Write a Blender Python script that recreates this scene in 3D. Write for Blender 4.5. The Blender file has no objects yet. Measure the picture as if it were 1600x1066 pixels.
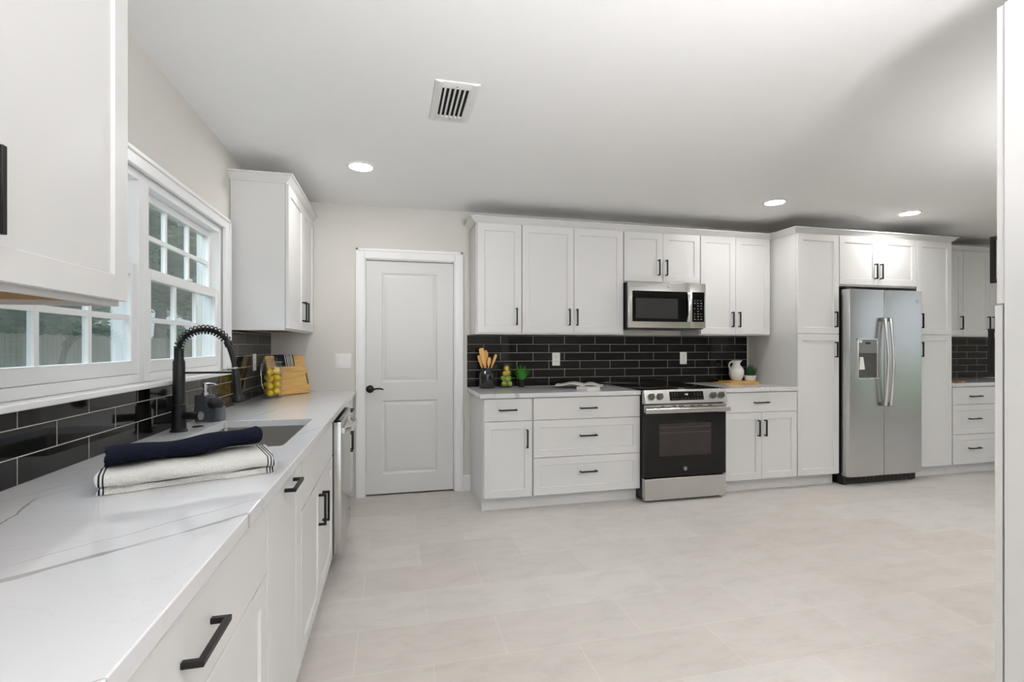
import bpy, bmesh, math, random
from mathutils import Vector, Matrix
R = math.radians
random.seed(7)
S = bpy.context.scene
COL = S.collection

# ------------------------------------------------------------------ camera, world, light, exposure
CAM_Z = 1.2828
CX = 0.9751
CEIL_ = 2.469
cd = bpy.data.cameras.new('camera'); cam = bpy.data.objects.new('camera', cd); COL.objects.link(cam)
cam.location = (CX, 0.0, CAM_Z)
cam.rotation_euler = (R(90), 0, -0.2359)
cd.sensor_width = 36.0; cd.lens = 769.32 / 1600 * 36.0
cd.shift_y = 7.5 / 1600; cd.clip_start = 0.05
S.camera = cam

w = bpy.data.worlds.new('sky'); S.world = w; w.use_nodes = True
bg = w.node_tree.nodes['Background']
bg.inputs['Color'].default_value = (0.84, 0.91, 1.0, 1); bg.inputs['Strength'].default_value = 0.95

def area(name, loc, rot, sx, sy, power, col=(1, 1, 1)):
    l = bpy.data.lights.new(name, 'AREA'); l.shape = 'RECTANGLE'; l.size = sx; l.size_y = sy
    l.energy = power; l.color = col
    o = bpy.data.objects.new(name, l); COL.objects.link(o); o.location = loc; o.rotation_euler = rot
    return o
# added fill at the unseen rear opening; sky above the yard for the sink window;
# two added unseen lamps brighten the ceiling, in place of an assumed flash
def aim(o, p, spread=None):
    o.rotation_euler = (Vector(p) - o.location).to_track_quat('-Z', 'Y').to_euler()
    if spread: o.data.spread = R(spread)
area('rear_fill', (1.35, -3.15, 1.25), (R(90), 0, 0), 2.3, 2.2, 8, (0.98, 0.985, 1.0))
aim(area('daylight_sky', (-1.7, 2.3, 3.5), (0, 0, 0), 3.4, 1.6, 230, (0.86, 0.93, 1.0)), (0.5, 2.6, 0.9))
aim(area('ceiling_fill', (1.9, -0.75, 1.66), (0, 0, 0), 0.6, 0.6, 72, (0.985, 0.98, 1.0)), (1.87, -0.22, CEIL_), 132)
aim(area('ceiling_fill_far', (4.7, 0.7, 1.62), (0, 0, 0), 0.6, 0.6, 39, (0.985, 0.98, 1.0)), (4.7, 0.8, CEIL_), 128)
CAN_POWER = 115.0

S.view_settings.view_transform = 'Standard'
S.view_settings.look = 'None'
S.view_settings.exposure = 0.32
S.view_settings.gamma = 1.0
S.view_settings.use_curve_mapping = False

# ------------------------------------------------------------------ materials
def srgb(r, g, b):
    f = lambda c: c / 12.92 if c <= 0.04045 else ((c + 0.055) / 1.055) ** 2.4
    return (f(r / 255), f(g / 255), f(b / 255), 1)

def newmat(name):
    m = bpy.data.materials.new(name); m.use_nodes = True
    nt = m.node_tree; p = nt.nodes['Principled BSDF']
    return m, nt, p

def N(nt, t, **k):
    n = nt.nodes.new(t)
    for a, v in k.items():
        setattr(n, a, v)
    return n

def ramp(nt, stops):
    n = nt.nodes.new('ShaderNodeValToRGB'); e = n.color_ramp.elements
    while len(e) < len(stops): e.new(0.5)
    for q, (p, c) in zip(e, stops): q.position = p; q.color = c if len(c) == 4 else (*c, 1)
    return n

def basic(name, col, rough=0.5, metal=0.0, bump=0.0, bscale=200.0, var=0.0, vscale=3.0, spec=None, coat=0.0, stretch=None, sheen=0.0):
    m, nt, p = newmat(name); L = nt.links.new
    p.inputs['Roughness'].default_value = rough; p.inputs['Metallic'].default_value = metal
    p.inputs['Base Color'].default_value = col
    if spec is not None: p.inputs['Specular IOR Level'].default_value = spec
    if coat: p.inputs['Coat Weight'].default_value = coat; p.inputs['Coat Roughness'].default_value = 0.05
    if sheen: p.inputs['Sheen Weight'].default_value = sheen
    tc = N(nt, 'ShaderNodeTexCoord'); src = tc.outputs['Object']
    if stretch:
        mp = N(nt, 'ShaderNodeMapping'); mp.inputs['Scale'].default_value = stretch; L(src, mp.inputs['Vector']); src = mp.outputs['Vector']
    if var:
        n = N(nt, 'ShaderNodeTexNoise'); n.inputs['Scale'].default_value = vscale; n.inputs['Detail'].default_value = 5
        L(src, n.inputs['Vector'])
        mx = N(nt, 'ShaderNodeMix', data_type='RGBA')
        a = [max(0, c * (1 - var)) for c in col[:3]]; b = [min(1, c * (1 + var)) for c in col[:3]]
        mx.inputs[6].default_value = (*a, 1); mx.inputs[7].default_value = (*b, 1)
        L(n.outputs['Fac'], mx.inputs[0]); L(mx.outputs[2], p.inputs['Base Color'])
    if bump:
        n = N(nt, 'ShaderNodeTexNoise'); n.inputs['Scale'].default_value = bscale; n.inputs['Detail'].default_value = 3
        L(src, n.inputs['Vector'])
        b = N(nt, 'ShaderNodeBump'); b.inputs['Strength'].default_value = bump; b.inputs['Distance'].default_value = 0.002
        L(n.outputs['Fac'], b.inputs['Height']); L(b.outputs['Normal'], p.inputs['Normal'])
    return m

M = {}
M['cab'] = basic('white_cabinet_paint', srgb(217, 216, 214), 0.38, bump=0.03, bscale=400)
M['trim'] = basic('white_trim_paint', srgb(236, 236, 236), 0.35, bump=0.03, bscale=300)
M['door'] = basic('white_door_paint', srgb(216, 216, 214), 0.4, bump=0.05, bscale=500)
M['vinyl'] = basic('white_window_vinyl', srgb(235, 236, 236), 0.4)
M['wall'] = basic('greige_wall_paint', srgb(214, 211, 205), 0.8, bump=0.25, bscale=260, var=0.01)
M['ceil'] = basic('white_ceiling_paint', srgb(241, 241, 240), 0.9, bump=0.5, bscale=160, var=0.012, vscale=8)
M['black'] = basic('matte_black_metal', srgb(20, 19, 19), 0.42, metal=0.0, spec=0.35)
M['faucet'] = basic('matte_black_faucet', srgb(17, 17, 19), 0.42, spec=0.35)
M['blackplastic'] = basic('black_plastic', srgb(18, 18, 18), 0.4)
M['blackglass'] = basic('black_glass', srgb(10, 10, 11), 0.04, spec=0.35)
M['ovenwin'] = basic('oven_window_glass', srgb(50, 44, 43), 0.06, var=0.35, vscale=7, spec=0.35)
M['micwin'] = basic('microwave_window_mesh', srgb(56, 56, 55), 0.08, spec=0.4)
M['cooktop'] = basic('ceramic_cooktop', srgb(10, 10, 11), 0.03, spec=0.7)
M['steel'] = basic('brushed_stainless', (0.56, 0.56, 0.55, 1), 0.24, metal=1.0, bump=0.06, bscale=60, stretch=(60, 60, 1))
M['steelh'] = basic('brushed_stainless_horizontal', (0.60, 0.595, 0.575, 1), 0.22, metal=1.0, bump=0.06, bscale=60, stretch=(1, 30, 60))
M['steelbright'] = basic('polished_stainless', (0.75, 0.75, 0.74, 1), 0.18, metal=1.0)
M['steelgrey'] = basic('grey_dispenser_plastic', srgb(128, 126, 124), 0.35, metal=0.3)
M['rackgrey'] = basic('dim_rack_metal', srgb(74, 68, 67), 0.3)
M['wellshade'] = basic('dispenser_well_shade', srgb(78, 74, 69), 0.5, var=0.2, vscale=14)  # flat face: the recess shade is put into this dark grey
M['sink'] = basic('sink_stainless', (0.30, 0.29, 0.275, 1), 0.3, metal=1.0, bump=0.08, bscale=80, stretch=(1, 25, 25))
M['knobsteel'] = basic('knob_dark_steel', (0.16, 0.155, 0.145, 1), 0.28, metal=1.0)
M['underside'] = basic('raw_wood_underside', srgb(150, 108, 52), 0.7, var=0.15, vscale=12, stretch=(1, 8, 8))
M['emitter'] = newmat('lamp_lens')[0]
p = M['emitter'].node_tree.nodes['Principled BSDF']
p.inputs['Emission Color'].default_value = (1, 0.985, 0.965, 1); p.inputs['Emission Strength'].default_value = CAN_POWER
M['display'] = newmat('lit_display')[0]
p = M['display'].node_tree.nodes['Principled BSDF']
p.inputs['Emission Color'].default_value = (0.85, 0.92, 1, 1); p.inputs['Emission Strength'].default_value = 0.8
M['legend'] = basic('grey_legend_print', srgb(150, 150, 150), 0.5)
M['badge'] = basic('badge_chrome', (0.8, 0.8, 0.8, 1), 0.15, metal=1)
M['plate'] = basic('white_plastic_plate', srgb(236, 235, 231), 0.35)
M['slot'] = basic('dark_slot', srgb(60, 58, 55), 0.6)
M['vent'] = basic('vent_enamel', srgb(222, 222, 218), 0.5)
M['ventdark'] = basic('vent_duct_dark', srgb(22, 21, 20), 0.9)
M['ceramic'] = basic('white_glazed_ceramic', srgb(232, 231, 228), 0.15, coat=0.3, bump=0.05, bscale=120)
M['greyceramic'] = basic('slate_glazed_ceramic', srgb(72, 77, 82), 0.22, var=0.15, vscale=30, coat=0.3)
M['blackceramic'] = basic('black_glazed_ceramic', srgb(24, 25, 27), 0.12, coat=0.4, bump=0.08, bscale=90)
M['sponge'] = basic('black_mesh_scrubber', srgb(22, 18, 20), 0.7, bump=0.8, bscale=350)
M['lemon'] = basic('lemon_peel', srgb(238, 200, 22), 0.35, bump=0.3, bscale=500, var=0.06, vscale=20)
M['lime'] = basic('lime_peel', srgb(158, 178, 62), 0.35, bump=0.3, bscale=500, var=0.15, vscale=25)
M['woodutensil'] = basic('pale_utensil_wood', srgb(222, 172, 98), 0.55, var=0.12, vscale=10, stretch=(8, 8, 1))
M['potblack'] = basic('black_pot', srgb(20, 20, 24), 0.5)
M['grassplant'] = basic('plant_leaf_green', srgb(74, 168, 52), 0.5, var=0.4, vscale=30)
M['grassdark'] = basic('dark_plant_leaf_green', srgb(36, 88, 38), 0.5, var=0.35, vscale=30)
M['soil'] = basic('soil', srgb(40, 32, 26), 0.95)
M['paper'] = basic('white_paper', srgb(228, 225, 220), 0.5)
M['fence'] = basic('weathered_fence_wood', srgb(158, 150, 136), 0.9, var=0.18, vscale=6, stretch=(1, 1, 0.3))
M['bark'] = basic('tree_bark', srgb(92, 84, 74), 0.95, bump=0.8, bscale=30, var=0.2, vscale=10)
M['leaf'] = basic('oak_leaf', srgb(140, 158, 122), 0.6, var=0.3, vscale=2.0)
M['lawn'] = basic('lawn_ground', srgb(112, 118, 84), 0.95, var=0.25, vscale=4)
M['lawngreen'] = basic('green_lawn', srgb(128, 150, 100), 0.95, var=0.2, vscale=4)

def towel_mat(name, base, stripe, spots, axis='X', width=0.004):
    """terry cloth; woven stripes at fixed places along one object axis"""
    m, nt, p = newmat(name); L = nt.links.new
    p.inputs['Roughness'].default_value = 0.95; p.inputs['Specular IOR Level'].default_value = 0.1
    tc = N(nt, 'ShaderNodeTexCoord'); sp = N(nt, 'ShaderNodeSeparateXYZ'); L(tc.outputs['Object'], sp.inputs[0])
    tot = None
    for s, wd in spots:
        c = N(nt, 'ShaderNodeMath', operation='COMPARE'); c.inputs[1].default_value = s; c.inputs[2].default_value = wd
        L(sp.outputs[axis], c.inputs[0])
        if tot is None: tot = c.outputs[0]
        else:
            a = N(nt, 'ShaderNodeMath', operation='MAXIMUM'); L(tot, a.inputs[0]); L(c.outputs[0], a.inputs[1]); tot = a.outputs[0]
    mx = N(nt, 'ShaderNodeMix', data_type='RGBA'); mx.inputs[6].default_value = base; mx.inputs[7].default_value = stripe
    if tot is not None: L(tot, mx.inputs[0])
    else: mx.inputs[0].default_value = 0
    n = N(nt, 'ShaderNodeTexNoise'); n.inputs['Scale'].default_value = 260; n.inputs['Detail'].default_value = 4; L(tc.outputs['Object'], n.inputs['Vector'])
    b = N(nt, 'ShaderNodeBump'); b.inputs['Strength'].default_value = 1.0; b.inputs['Distance'].default_value = 0.006
    L(n.outputs['Fac'], b.inputs['Height']); L(b.outputs['Normal'], p.inputs['Normal']); L(mx.outputs[2], p.inputs['Base Color'])
    return m
M['whitetowel'] = towel_mat('white_terry', srgb(226, 224, 218), srgb(38, 44, 62), [(-0.194, .0020), (-0.186, .0016), (0.180, .0016), (0.188, .0016), (0.195, .0018)])
M['navytowel'] = towel_mat('navy_terry', srgb(22, 26, 40), srgb(22, 26, 40), [])
M['stripecloth'] = towel_mat('striped_cloth', srgb(40, 43, 46), srgb(216, 216, 212), [(0.000, .0045), (0.019, .0045), (0.036, .0045), (0.052, .0045), (0.066, .004)], width=.005)

def bamboo(name):
    m, nt, p = newmat(name); L = nt.links.new
    p.inputs['Roughness'].default_value = 0.4
    tc = N(nt, 'ShaderNodeTexCoord'); mp = N(nt, 'ShaderNodeMapping'); mp.inputs['Scale'].default_value = (2.0, 30, 32)
    L(tc.outputs['Object'], mp.inputs['Vector'])
    n = N(nt, 'ShaderNodeTexNoise'); n.inputs['Scale'].default_value = 2.2; n.inputs['Detail'].default_value = 4; L(mp.outputs['Vector'], n.inputs['Vector'])
    r = ramp(nt, [(0.3, srgb(186, 142, 76)), (0.55, srgb(206, 166, 98)), (0.75, srgb(218, 182, 118))])
    L(n.outputs['Fac'], r.inputs[0]); L(r.outputs[0], p.inputs['Base Color'])
    return m
M['bamboo'] = bamboo('bamboo_wood')

def tile_mat(name, axes, ox, oz, bw=0.3035, rh=0.0760):
    """glossy black 3x12 inch subway tile in running bond; axes name the wall's horizontal world axis"""
    m, nt, p = newmat(name); L = nt.links.new
    tc = N(nt, 'ShaderNodeTexCoord'); sp = N(nt, 'ShaderNodeSeparateXYZ'); L(tc.outputs['Object'], sp.inputs[0])
    cb = N(nt, 'ShaderNodeCombineXYZ')
    for src, off, dst in ((axes, ox, 0), ('Z', oz, 1)):
        a = N(nt, 'ShaderNodeMath', operation='SUBTRACT'); a.inputs[1].default_value = off; L(sp.outputs[src], a.inputs[0]); L(a.outputs[0], cb.inputs[dst])
    def brick(ms, smooth):
        b = N(nt, 'ShaderNodeTexBrick'); b.inputs['Scale'].default_value = 1; b.inputs['Brick Width'].default_value = bw
        b.inputs['Row Height'].default_value = rh; b.inputs['Mortar Size'].default_value = ms; b.inputs['Mortar Smooth'].default_value = smooth
        b.offset = 0.5; b.offset_frequency = 2; b.squash = 1; L(cb.outputs[0], b.inputs['Vector']); return b
    b = brick(0.0013, 0.0)
    b.inputs['Color1'].default_value = srgb(20, 19, 18); b.inputs['Color2'].default_value = srgb(25, 23, 22); b.inputs['Mortar'].default_value = srgb(182, 178, 170)
    p.inputs['Specular IOR Level'].default_value = 0.32
    b2 = brick(0.003, 0.6)
    L(b.outputs['Color'], p.inputs['Base Color'])
    rr = N(nt, 'ShaderNodeMapRange'); rr.inputs['To Min'].default_value = 0.05; rr.inputs['To Max'].default_value = 0.8
    L(b.outputs['Fac'], rr.inputs['Value']); L(rr.outputs[0], p.inputs['Roughness'])
    n = N(nt, 'ShaderNodeTexNoise'); n.inputs['Scale'].default_value = 9; L(tc.outputs['Object'], n.inputs['Vector'])
    inv = N(nt, 'ShaderNodeMath', operation='MULTIPLY_ADD'); inv.inputs[1].default_value = -1.0; inv.inputs[2].default_value = 1.0; L(b2.outputs['Fac'], inv.inputs[0])
    ad = N(nt, 'ShaderNodeMath', operation='MULTIPLY_ADD'); ad.inputs[1].default_value = 0.35; L(n.outputs['Fac'], ad.inputs[0]); L(inv.outputs[0], ad.inputs[2])
    bp = N(nt, 'ShaderNodeBump'); bp.inputs['Strength'].default_value = 0.35; bp.inputs['Distance'].default_value = 0.002
    L(ad.outputs[0], bp.inputs['Height']); L(bp.outputs['Normal'], p.inputs['Normal'])
    return m
M['tileback'] = tile_mat('black_subway_tile_back_wall', 'X', 1.604, 0.916)
M['tileleft'] = tile_mat('black_subway_tile_window_wall', 'Y', 1.4105, 0.912, bw=0.3145)
M['tileend'] = tile_mat('black_subway_tile_far_end', 'X', 7.445 - 0.3035 * 4, 0.908)

def floor_mat():
    m, nt, p = newmat('beige_stone_floor_tile'); L = nt.links.new
    tc = N(nt, 'ShaderNodeTexCoord'); mp = N(nt, 'ShaderNodeMapping'); mp.inputs['Location'].default_value = (-0.822, -2.0 + 0.309, 0); L(tc.outputs['Object'], mp.inputs['Vector'])
    b = N(nt, 'ShaderNodeTexBrick'); b.inputs['Scale'].default_value = 1; b.inputs['Brick Width'].default_value = 0.617; b.inputs['Row Height'].default_value = 0.309
    b.inputs['Mortar Size'].default_value = 0.0013; b.inputs['Mortar Smooth'].default_value = 0.1; b.offset = 0.5; b.offset_frequency = 2; b.squash = 1
    b.inputs['Color1'].default_value = srgb(200, 194, 187); b.inputs['Color2'].default_value = srgb(208, 203, 197); b.inputs['Mortar'].default_value = srgb(217, 212, 205)
    L(mp.outputs['Vector'], b.inputs['Vector'])
    mp2 = N(nt, 'ShaderNodeMapping'); mp2.inputs['Scale'].default_value = (1.0, 2.2, 1); mp2.inputs['Rotation'].default_value = (0, 0, 0.15); L(tc.outputs['Object'], mp2.inputs['Vector'])
    n = N(nt, 'ShaderNodeTexNoise'); n.inputs['Scale'].default_value = 4.5; n.inputs['Detail'].default_value = 12; n.inputs['Roughness'].default_value = 0.72; n.inputs['Distortion'].default_value = 0.35
    L(mp2.outputs['Vector'], n.inputs['Vector'])
    r = ramp(nt, [(0.30, (0.875, 0.865, 0.855)), (0.5, (0.98, 0.98, 0.98)), (0.72, (1.03, 1.03, 1.03))]); L(n.outputs['Fac'], r.inputs[0])
    mx = N(nt, 'ShaderNodeMix', data_type='RGBA', blend_type='MULTIPLY'); mx.inputs[0].default_value = 1.0
    L(b.outputs['Color'], mx.inputs[6]); L(r.outputs[0], mx.inputs[7]); L(mx.outputs[2], p.inputs['Base Color'])
    p.inputs['Roughness'].default_value = 0.48; p.inputs['Specular IOR Level'].default_value = 0.35
    bp = N(nt, 'ShaderNodeBump'); bp.inputs['Strength'].default_value = 0.12; bp.inputs['Distance'].default_value = 0.003
    L(n.outputs['Fac'], bp.inputs['Height']); L(bp.outputs['Normal'], p.inputs['Normal'])
    return m
M['floor'] = floor_mat()

def quartz(name, lines, generic=0.5):
    """white quartz with grey veins; lines: (p0, p1, half width, wander, darkness)"""
    m, nt, p = newmat(name); L = nt.links.new
    p.inputs['Roughness'].default_value = 0.09; p.inputs['Specular IOR Level'].default_value = 0.5
    tc = N(nt, 'ShaderNodeTexCoord'); co = tc.outputs['Object']
    sp = N(nt, 'ShaderNodeSeparateXYZ'); L(co, sp.inputs[0])
    def math(op, a, b=None, c=None, clamp=False):
        n = N(nt, 'ShaderNodeMath', operation=op, use_clamp=clamp)
        for i, v in enumerate((a, b, c)):
            if v is None: continue
            if isinstance(v, (int, float)): n.inputs[i].default_value = v
            else: L(v, n.inputs[i])
        return n.outputs[0]
    nz = N(nt, 'ShaderNodeTexNoise'); nz.inputs['Scale'].default_value = 6; nz.inputs['Detail'].default_value = 6; L(co, nz.inputs['Vector'])
    wob = math('SUBTRACT', nz.outputs['Fac'], 0.5)
    nz2 = N(nt, 'ShaderNodeTexNoise'); nz2.inputs['Scale'].default_value = 14; nz2.inputs['Detail'].default_value = 4; L(co, nz2.inputs['Vector'])
    tot = None
    for (x0, y0), (x1, y1), hw, wander, dark in lines:
        dx, dy = x1 - x0, y1 - y0; ln = (dx * dx + dy * dy) ** .5; ux, uy = dx / ln, dy / ln
        across = math('ADD', math('ADD', math('MULTIPLY', sp.outputs['X'], -uy), math('MULTIPLY', sp.outputs['Y'], ux)), uy * x0 - ux * y0)
        along = math('ADD', math('ADD', math('MULTIPLY', sp.outputs['X'], ux), math('MULTIPLY', sp.outputs['Y'], uy)), -(ux * x0 + uy * y0))
        d = math('ABSOLUTE', math('ADD', across, math('MULTIPLY', wob, wander)))
        wv = math('MULTIPLY_ADD', nz2.outputs['Fac'], hw * 2.2, -hw * 0.35)
        msk = math('SUBTRACT', 1.0, math('DIVIDE', d, math('MAXIMUM', wv, 0.0004)), clamp=True)
        msk = math('MULTIPLY', msk, 2.2, clamp=True)
        e0 = math('MULTIPLY', math('ADD', along, 0.03), 12, clamp=True); e1 = math('MULTIPLY', math('SUBTRACT', ln + 0.03, along), 12, clamp=True)
        msk = math('MULTIPLY', math('MULTIPLY', msk, dark), math('MULTIPLY', e0, e1))
        tot = msk if tot is None else math('MAXIMUM', tot, msk)
    # faint random veining everywhere
    v = N(nt, 'ShaderNodeTexNoise'); v.inputs['Scale'].default_value = 1.6; v.inputs['Detail'].default_value = 5; v.inputs['Distortion'].default_value = 0.8
    mp = N(nt, 'ShaderNodeMapping'); mp.inputs['Rotation'].default_value = (0, 0, 0.9); mp.inputs['Scale'].default_value = (1, 2.4, 1); L(co, mp.inputs['Vector']); L(mp.outputs['Vector'], v.inputs['Vector'])
    rg = math('SUBTRACT', 1.0, math('MULTIPLY', math('ABSOLUTE', math('SUBTRACT', v.outputs['Fac'], 0.5)), 150), clamp=True)
    rg = math('MULTIPLY', rg, generic)
    tot = rg if tot is None else math('MAXIMUM', tot, rg)
    mx = N(nt, 'ShaderNodeMix', data_type='RGBA'); mx.inputs[6].default_value = srgb(214, 214, 216); mx.inputs[7].default_value = srgb(138, 136, 132)
    L(tot, mx.inputs[0]); L(mx.outputs[2], p.inputs['Base Color'])
    return m
M['quartzleft'] = quartz('white_quartz_long_counter', [
    ((.34, .905), (.53, 1.066), .013, .02, .72), ((.53, 1.066), (.69, 1.215), .009, .03, .68), ((.35, 1.0), (.70, 1.34), .0022, .05, .7),
    ((.19, 1.20), (.135, 1.43), .0045, .06, .8), ((.135, 1.41), (.17, 1.52), .003, .03, .6), ((.03, 1.33), (.17, 1.64), .002, .04, .6),
    ((.0, 1.70), (.16, 1.77), .002, .03, .6), ((.62, .62), (.70, .66), .003, .03, .7), ((.24, 2.74), (.36, 3.26), .004, .08, .55),
    ((.36, 3.26), (.66, 3.57), .004, .05, .45), ((.28, 2.86), (.33, 3.08), .003, .04, .6), ((.585, 2.18), (.67, 2.42), .003, .04, .6), ((.1, 3.2), (.5, 3.9), .003, .1, .4)], 0.07)
M['quartzback'] = quartz('white_quartz_back_counter', [
    ((1.85, 3.66), (2.02, 3.76), .012, .05, .5), ((1.72, 3.66), (1.76, 3.86), .003, .03, .6), ((2.93, 3.66), (2.80, 3.9), .002, .03, .6), ((4.20, 3.66), (4.24, 3.86), .005, .03, .6)], 0.25)

def glass_mat(name, tint=(1, 1, 1, 1), refl=1.0):
    m = bpy.data.materials.new(name); m.use_nodes = True; nt = m.node_tree; L = nt.links.new
    nt.nodes.clear(); o = N(nt, 'ShaderNodeOutputMaterial'); t = N(nt, 'ShaderNodeBsdfTransparent'); t.inputs['Color'].default_value = tint
    g = N(nt, 'ShaderNodeBsdfGlossy'); g.inputs['Roughness'].default_value = 0.01; f = N(nt, 'ShaderNodeFresnel'); f.inputs['IOR'].default_value = 1.5
    fm = N(nt, 'ShaderNodeMath', operation='MULTIPLY', use_clamp=True); fm.inputs[1].default_value = refl; L(f.outputs[0], fm.inputs[0])
    ge = N(nt, 'ShaderNodeNewGeometry'); nb = N(nt, 'ShaderNodeMath', operation='SUBTRACT'); nb.inputs[0].default_value = 1.0; L(ge.outputs['Backfacing'], nb.inputs[1])
    fb = N(nt, 'ShaderNodeMath', operation='MULTIPLY'); L(fm.outputs[0], fb.inputs[0]); L(nb.outputs[0], fb.inputs[1])
    x = N(nt, 'ShaderNodeMixShader'); L(fb.outputs[0], x.inputs[0]); L(t.outputs[0], x.inputs[1]); L(g.outputs[0], x.inputs[2]); L(x.outputs[0], o.inputs['Surface'])
    return m
M['pane'] = glass_mat('window_glass', (0.86, 0.9, 0.9, 1), 1.3)
M['jar'] = glass_mat('jar_glass', (0.96, 0.97, 0.97, 1), 1.0)

def screen_mat():
    m = bpy.data.materials.new('insect_screen_mesh'); m.use_nodes = True; nt = m.node_tree; L = nt.links.new
    nt.nodes.clear(); o = N(nt, 'ShaderNodeOutputMaterial'); t = N(nt, 'ShaderNodeBsdfTransparent'); d = N(nt, 'ShaderNodeBsdfDiffuse')
    d.inputs['Color'].default_value = srgb(150, 160, 158)
    x = N(nt, 'ShaderNodeMixShader'); x.inputs[0].default_value = 0.22; L(t.outputs[0], x.inputs[1]); L(d.outputs[0], x.inputs[2]); L(x.outputs[0], o.inputs['Surface'])
    return m
M['screen'] = screen_mat()

def page_mat():
    m, nt, p = newmat('printed_cookbook_page'); L = nt.links.new
    tc = N(nt, 'ShaderNodeTexCoord'); v = N(nt, 'ShaderNodeTexVoronoi'); v.inputs['Scale'].default_value = 26; L(tc.outputs['Object'], v.inputs['Vector'])
    r = ramp(nt, [(0.0, srgb(60, 34, 26)), (0.35, srgb(168, 120, 52)), (0.6, srgb(120, 50, 40)), (0.85, srgb(206, 170, 120))]); r.color_ramp.interpolation = 'LINEAR'
    L(v.outputs['Color'], r.inputs[0]); L(r.outputs[0], p.inputs['Base Color']); p.inputs['Roughness'].default_value = 0.3
    return m
M['foodpage'] = page_mat()

def magpage():
    m, nt, p = newmat('magazine_page_with_small_pictures'); L = nt.links.new
    tc = N(nt, 'ShaderNodeTexCoord'); v = N(nt, 'ShaderNodeTexNoise'); v.inputs['Scale'].default_value = 11; L(tc.outputs['Object'], v.inputs['Vector'])
    r = ramp(nt, [(0.0, srgb(96, 52, 44)), (0.36, srgb(120, 84, 60)), (0.42, srgb(222, 218, 212)), (1.0, srgb(230, 227, 222))])
    L(v.outputs['Fac'], r.inputs[0]); L(r.outputs[0], p.inputs['Base Color']); p.inputs['Roughness'].default_value = 0.35
    return m
M['magpage'] = magpage()

# ------------------------------------------------------------------ mesh helpers
def B(): return bmesh.new()

def box(bm, x0, x1, y0, y1, z0, z1, mi=0, bev=0.0, seg=2):
    x0, x1 = min(x0, x1), max(x0, x1); y0, y1 = min(y0, y1), max(y0, y1); z0, z1 = min(z0, z1), max(z0, z1)
    v = [bm.verts.new(c) for c in ((x0, y0, z0), (x1, y0, z0), (x1, y1, z0), (x0, y1, z0), (x0, y0, z1), (x1, y0, z1), (x1, y1, z1), (x0, y1, z1))]
    fs = [bm.faces.new([v[i] for i in q]) for q in ((3, 2, 1, 0), (4, 5, 6, 7), (0, 1, 5, 4), (1, 2, 6, 5), (2, 3, 7, 6), (3, 0, 4, 7))]
    for f in fs: f.material_index = mi
    if bev:
        es = list({e for f in fs for e in f.edges})
        r = bmesh.ops.bevel(bm, geom=es, offset=bev, segments=seg, affect='EDGES', profile=0.5)
        for f in r['faces']: f.material_index = mi
    return fs

def frame_of(d):
    d = Vector(d).normalized(); a = Vector((0, 0, 1)) if abs(d.z) < 0.9 else Vector((1, 0, 0))
    u = d.cross(a).normalized(); return u, d.cross(u).normalized()

def tube(bm, pts, r, n=12, caps=True, mi=0, closed=False):
    pts = [Vector(q) for q in pts]; k = len(pts); rs = r if isinstance(r, (list, tuple)) else [r] * k
    rings = []; u = None
    for i, q in enumerate(pts):
        if closed: d = pts[(i + 1) % k] - pts[i - 1]
        else: d = pts[min(i + 1, k - 1)] - pts[max(i - 1, 0)]
        d.normalize()
        if u is None: u, _ = frame_of(d)
        else: u = (u - d * u.dot(d)).normalized()
        vv = d.cross(u)
        rings.append([bm.verts.new(q + (u * math.cos(2 * math.pi * j / n) + vv * math.sin(2 * math.pi * j / n)) * rs[i]) for j in range(n)])
    rng = range(k) if closed else range(k - 1)
    for i in rng:
        a, b = rings[i], rings[(i + 1) % k]
        for j in range(n):
            f = bm.faces.new((a[j], a[(j + 1) % n], b[(j + 1) % n], b[j])); f.material_index = mi
    if caps and not closed:
        bm.faces.new(rings[0][::-1]).material_index = mi; bm.faces.new(rings[-1]).material_index = mi

def cyl(bm, p0, p1, r0, r1=None, n=20, mi=0):
    tube(bm, [p0, p1], [r0, r0 if r1 is None else r1], n, True, mi)

def lathe(bm, prof, c=(0, 0, 0), n=32, mi=0):
    """prof: (radius, z) points; radius 0 at an end closes it"""
    rings = []
    for r, z in prof:
        if r <= 1e-6: rings.append([bm.verts.new((c[0], c[1], c[2] + z))])
        else: rings.append([bm.verts.new((c[0] + r * math.cos(2 * math.pi * j / n), c[1] + r * math.sin(2 * math.pi * j / n), c[2] + z)) for j in range(n)])
    for a, b in zip(rings, rings[1:]):
        for j in range(n):
            k = (j + 1) % n
            if len(a) == 1 and len(b) == 1: continue
            if len(a) == 1: f = bm.faces.new((a[0], b[k], b[j]))
            elif len(b) == 1: f = bm.faces.new((a[j], a[k], b[0]))
            else: f = bm.faces.new((a[j], a[k], b[k], b[j]))
            f.material_index = mi

def prism(bm, poly, axis, a0, a1, mi=0):
    """extrude a 2D polygon along a world axis; poly in the two other axes (x,y | x,z | y,z order)"""
    def P3(q, a): return {'X': (a, q[0], q[1]), 'Y': (q[0], a, q[1]), 'Z': (q[0], q[1], a)}[axis]
    A = [bm.verts.new(P3(q, a0)) for q in poly]; Bv = [bm.verts.new(P3(q, a1)) for q in poly]
    n = len(poly)
    bm.faces.new(A[::-1]).material_index = mi; bm.faces.new(Bv).material_index = mi
    for i in range(n):
        bm.faces.new((A[i], A[(i + 1) % n], Bv[(i + 1) % n], Bv[i])).material_index = mi

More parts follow.
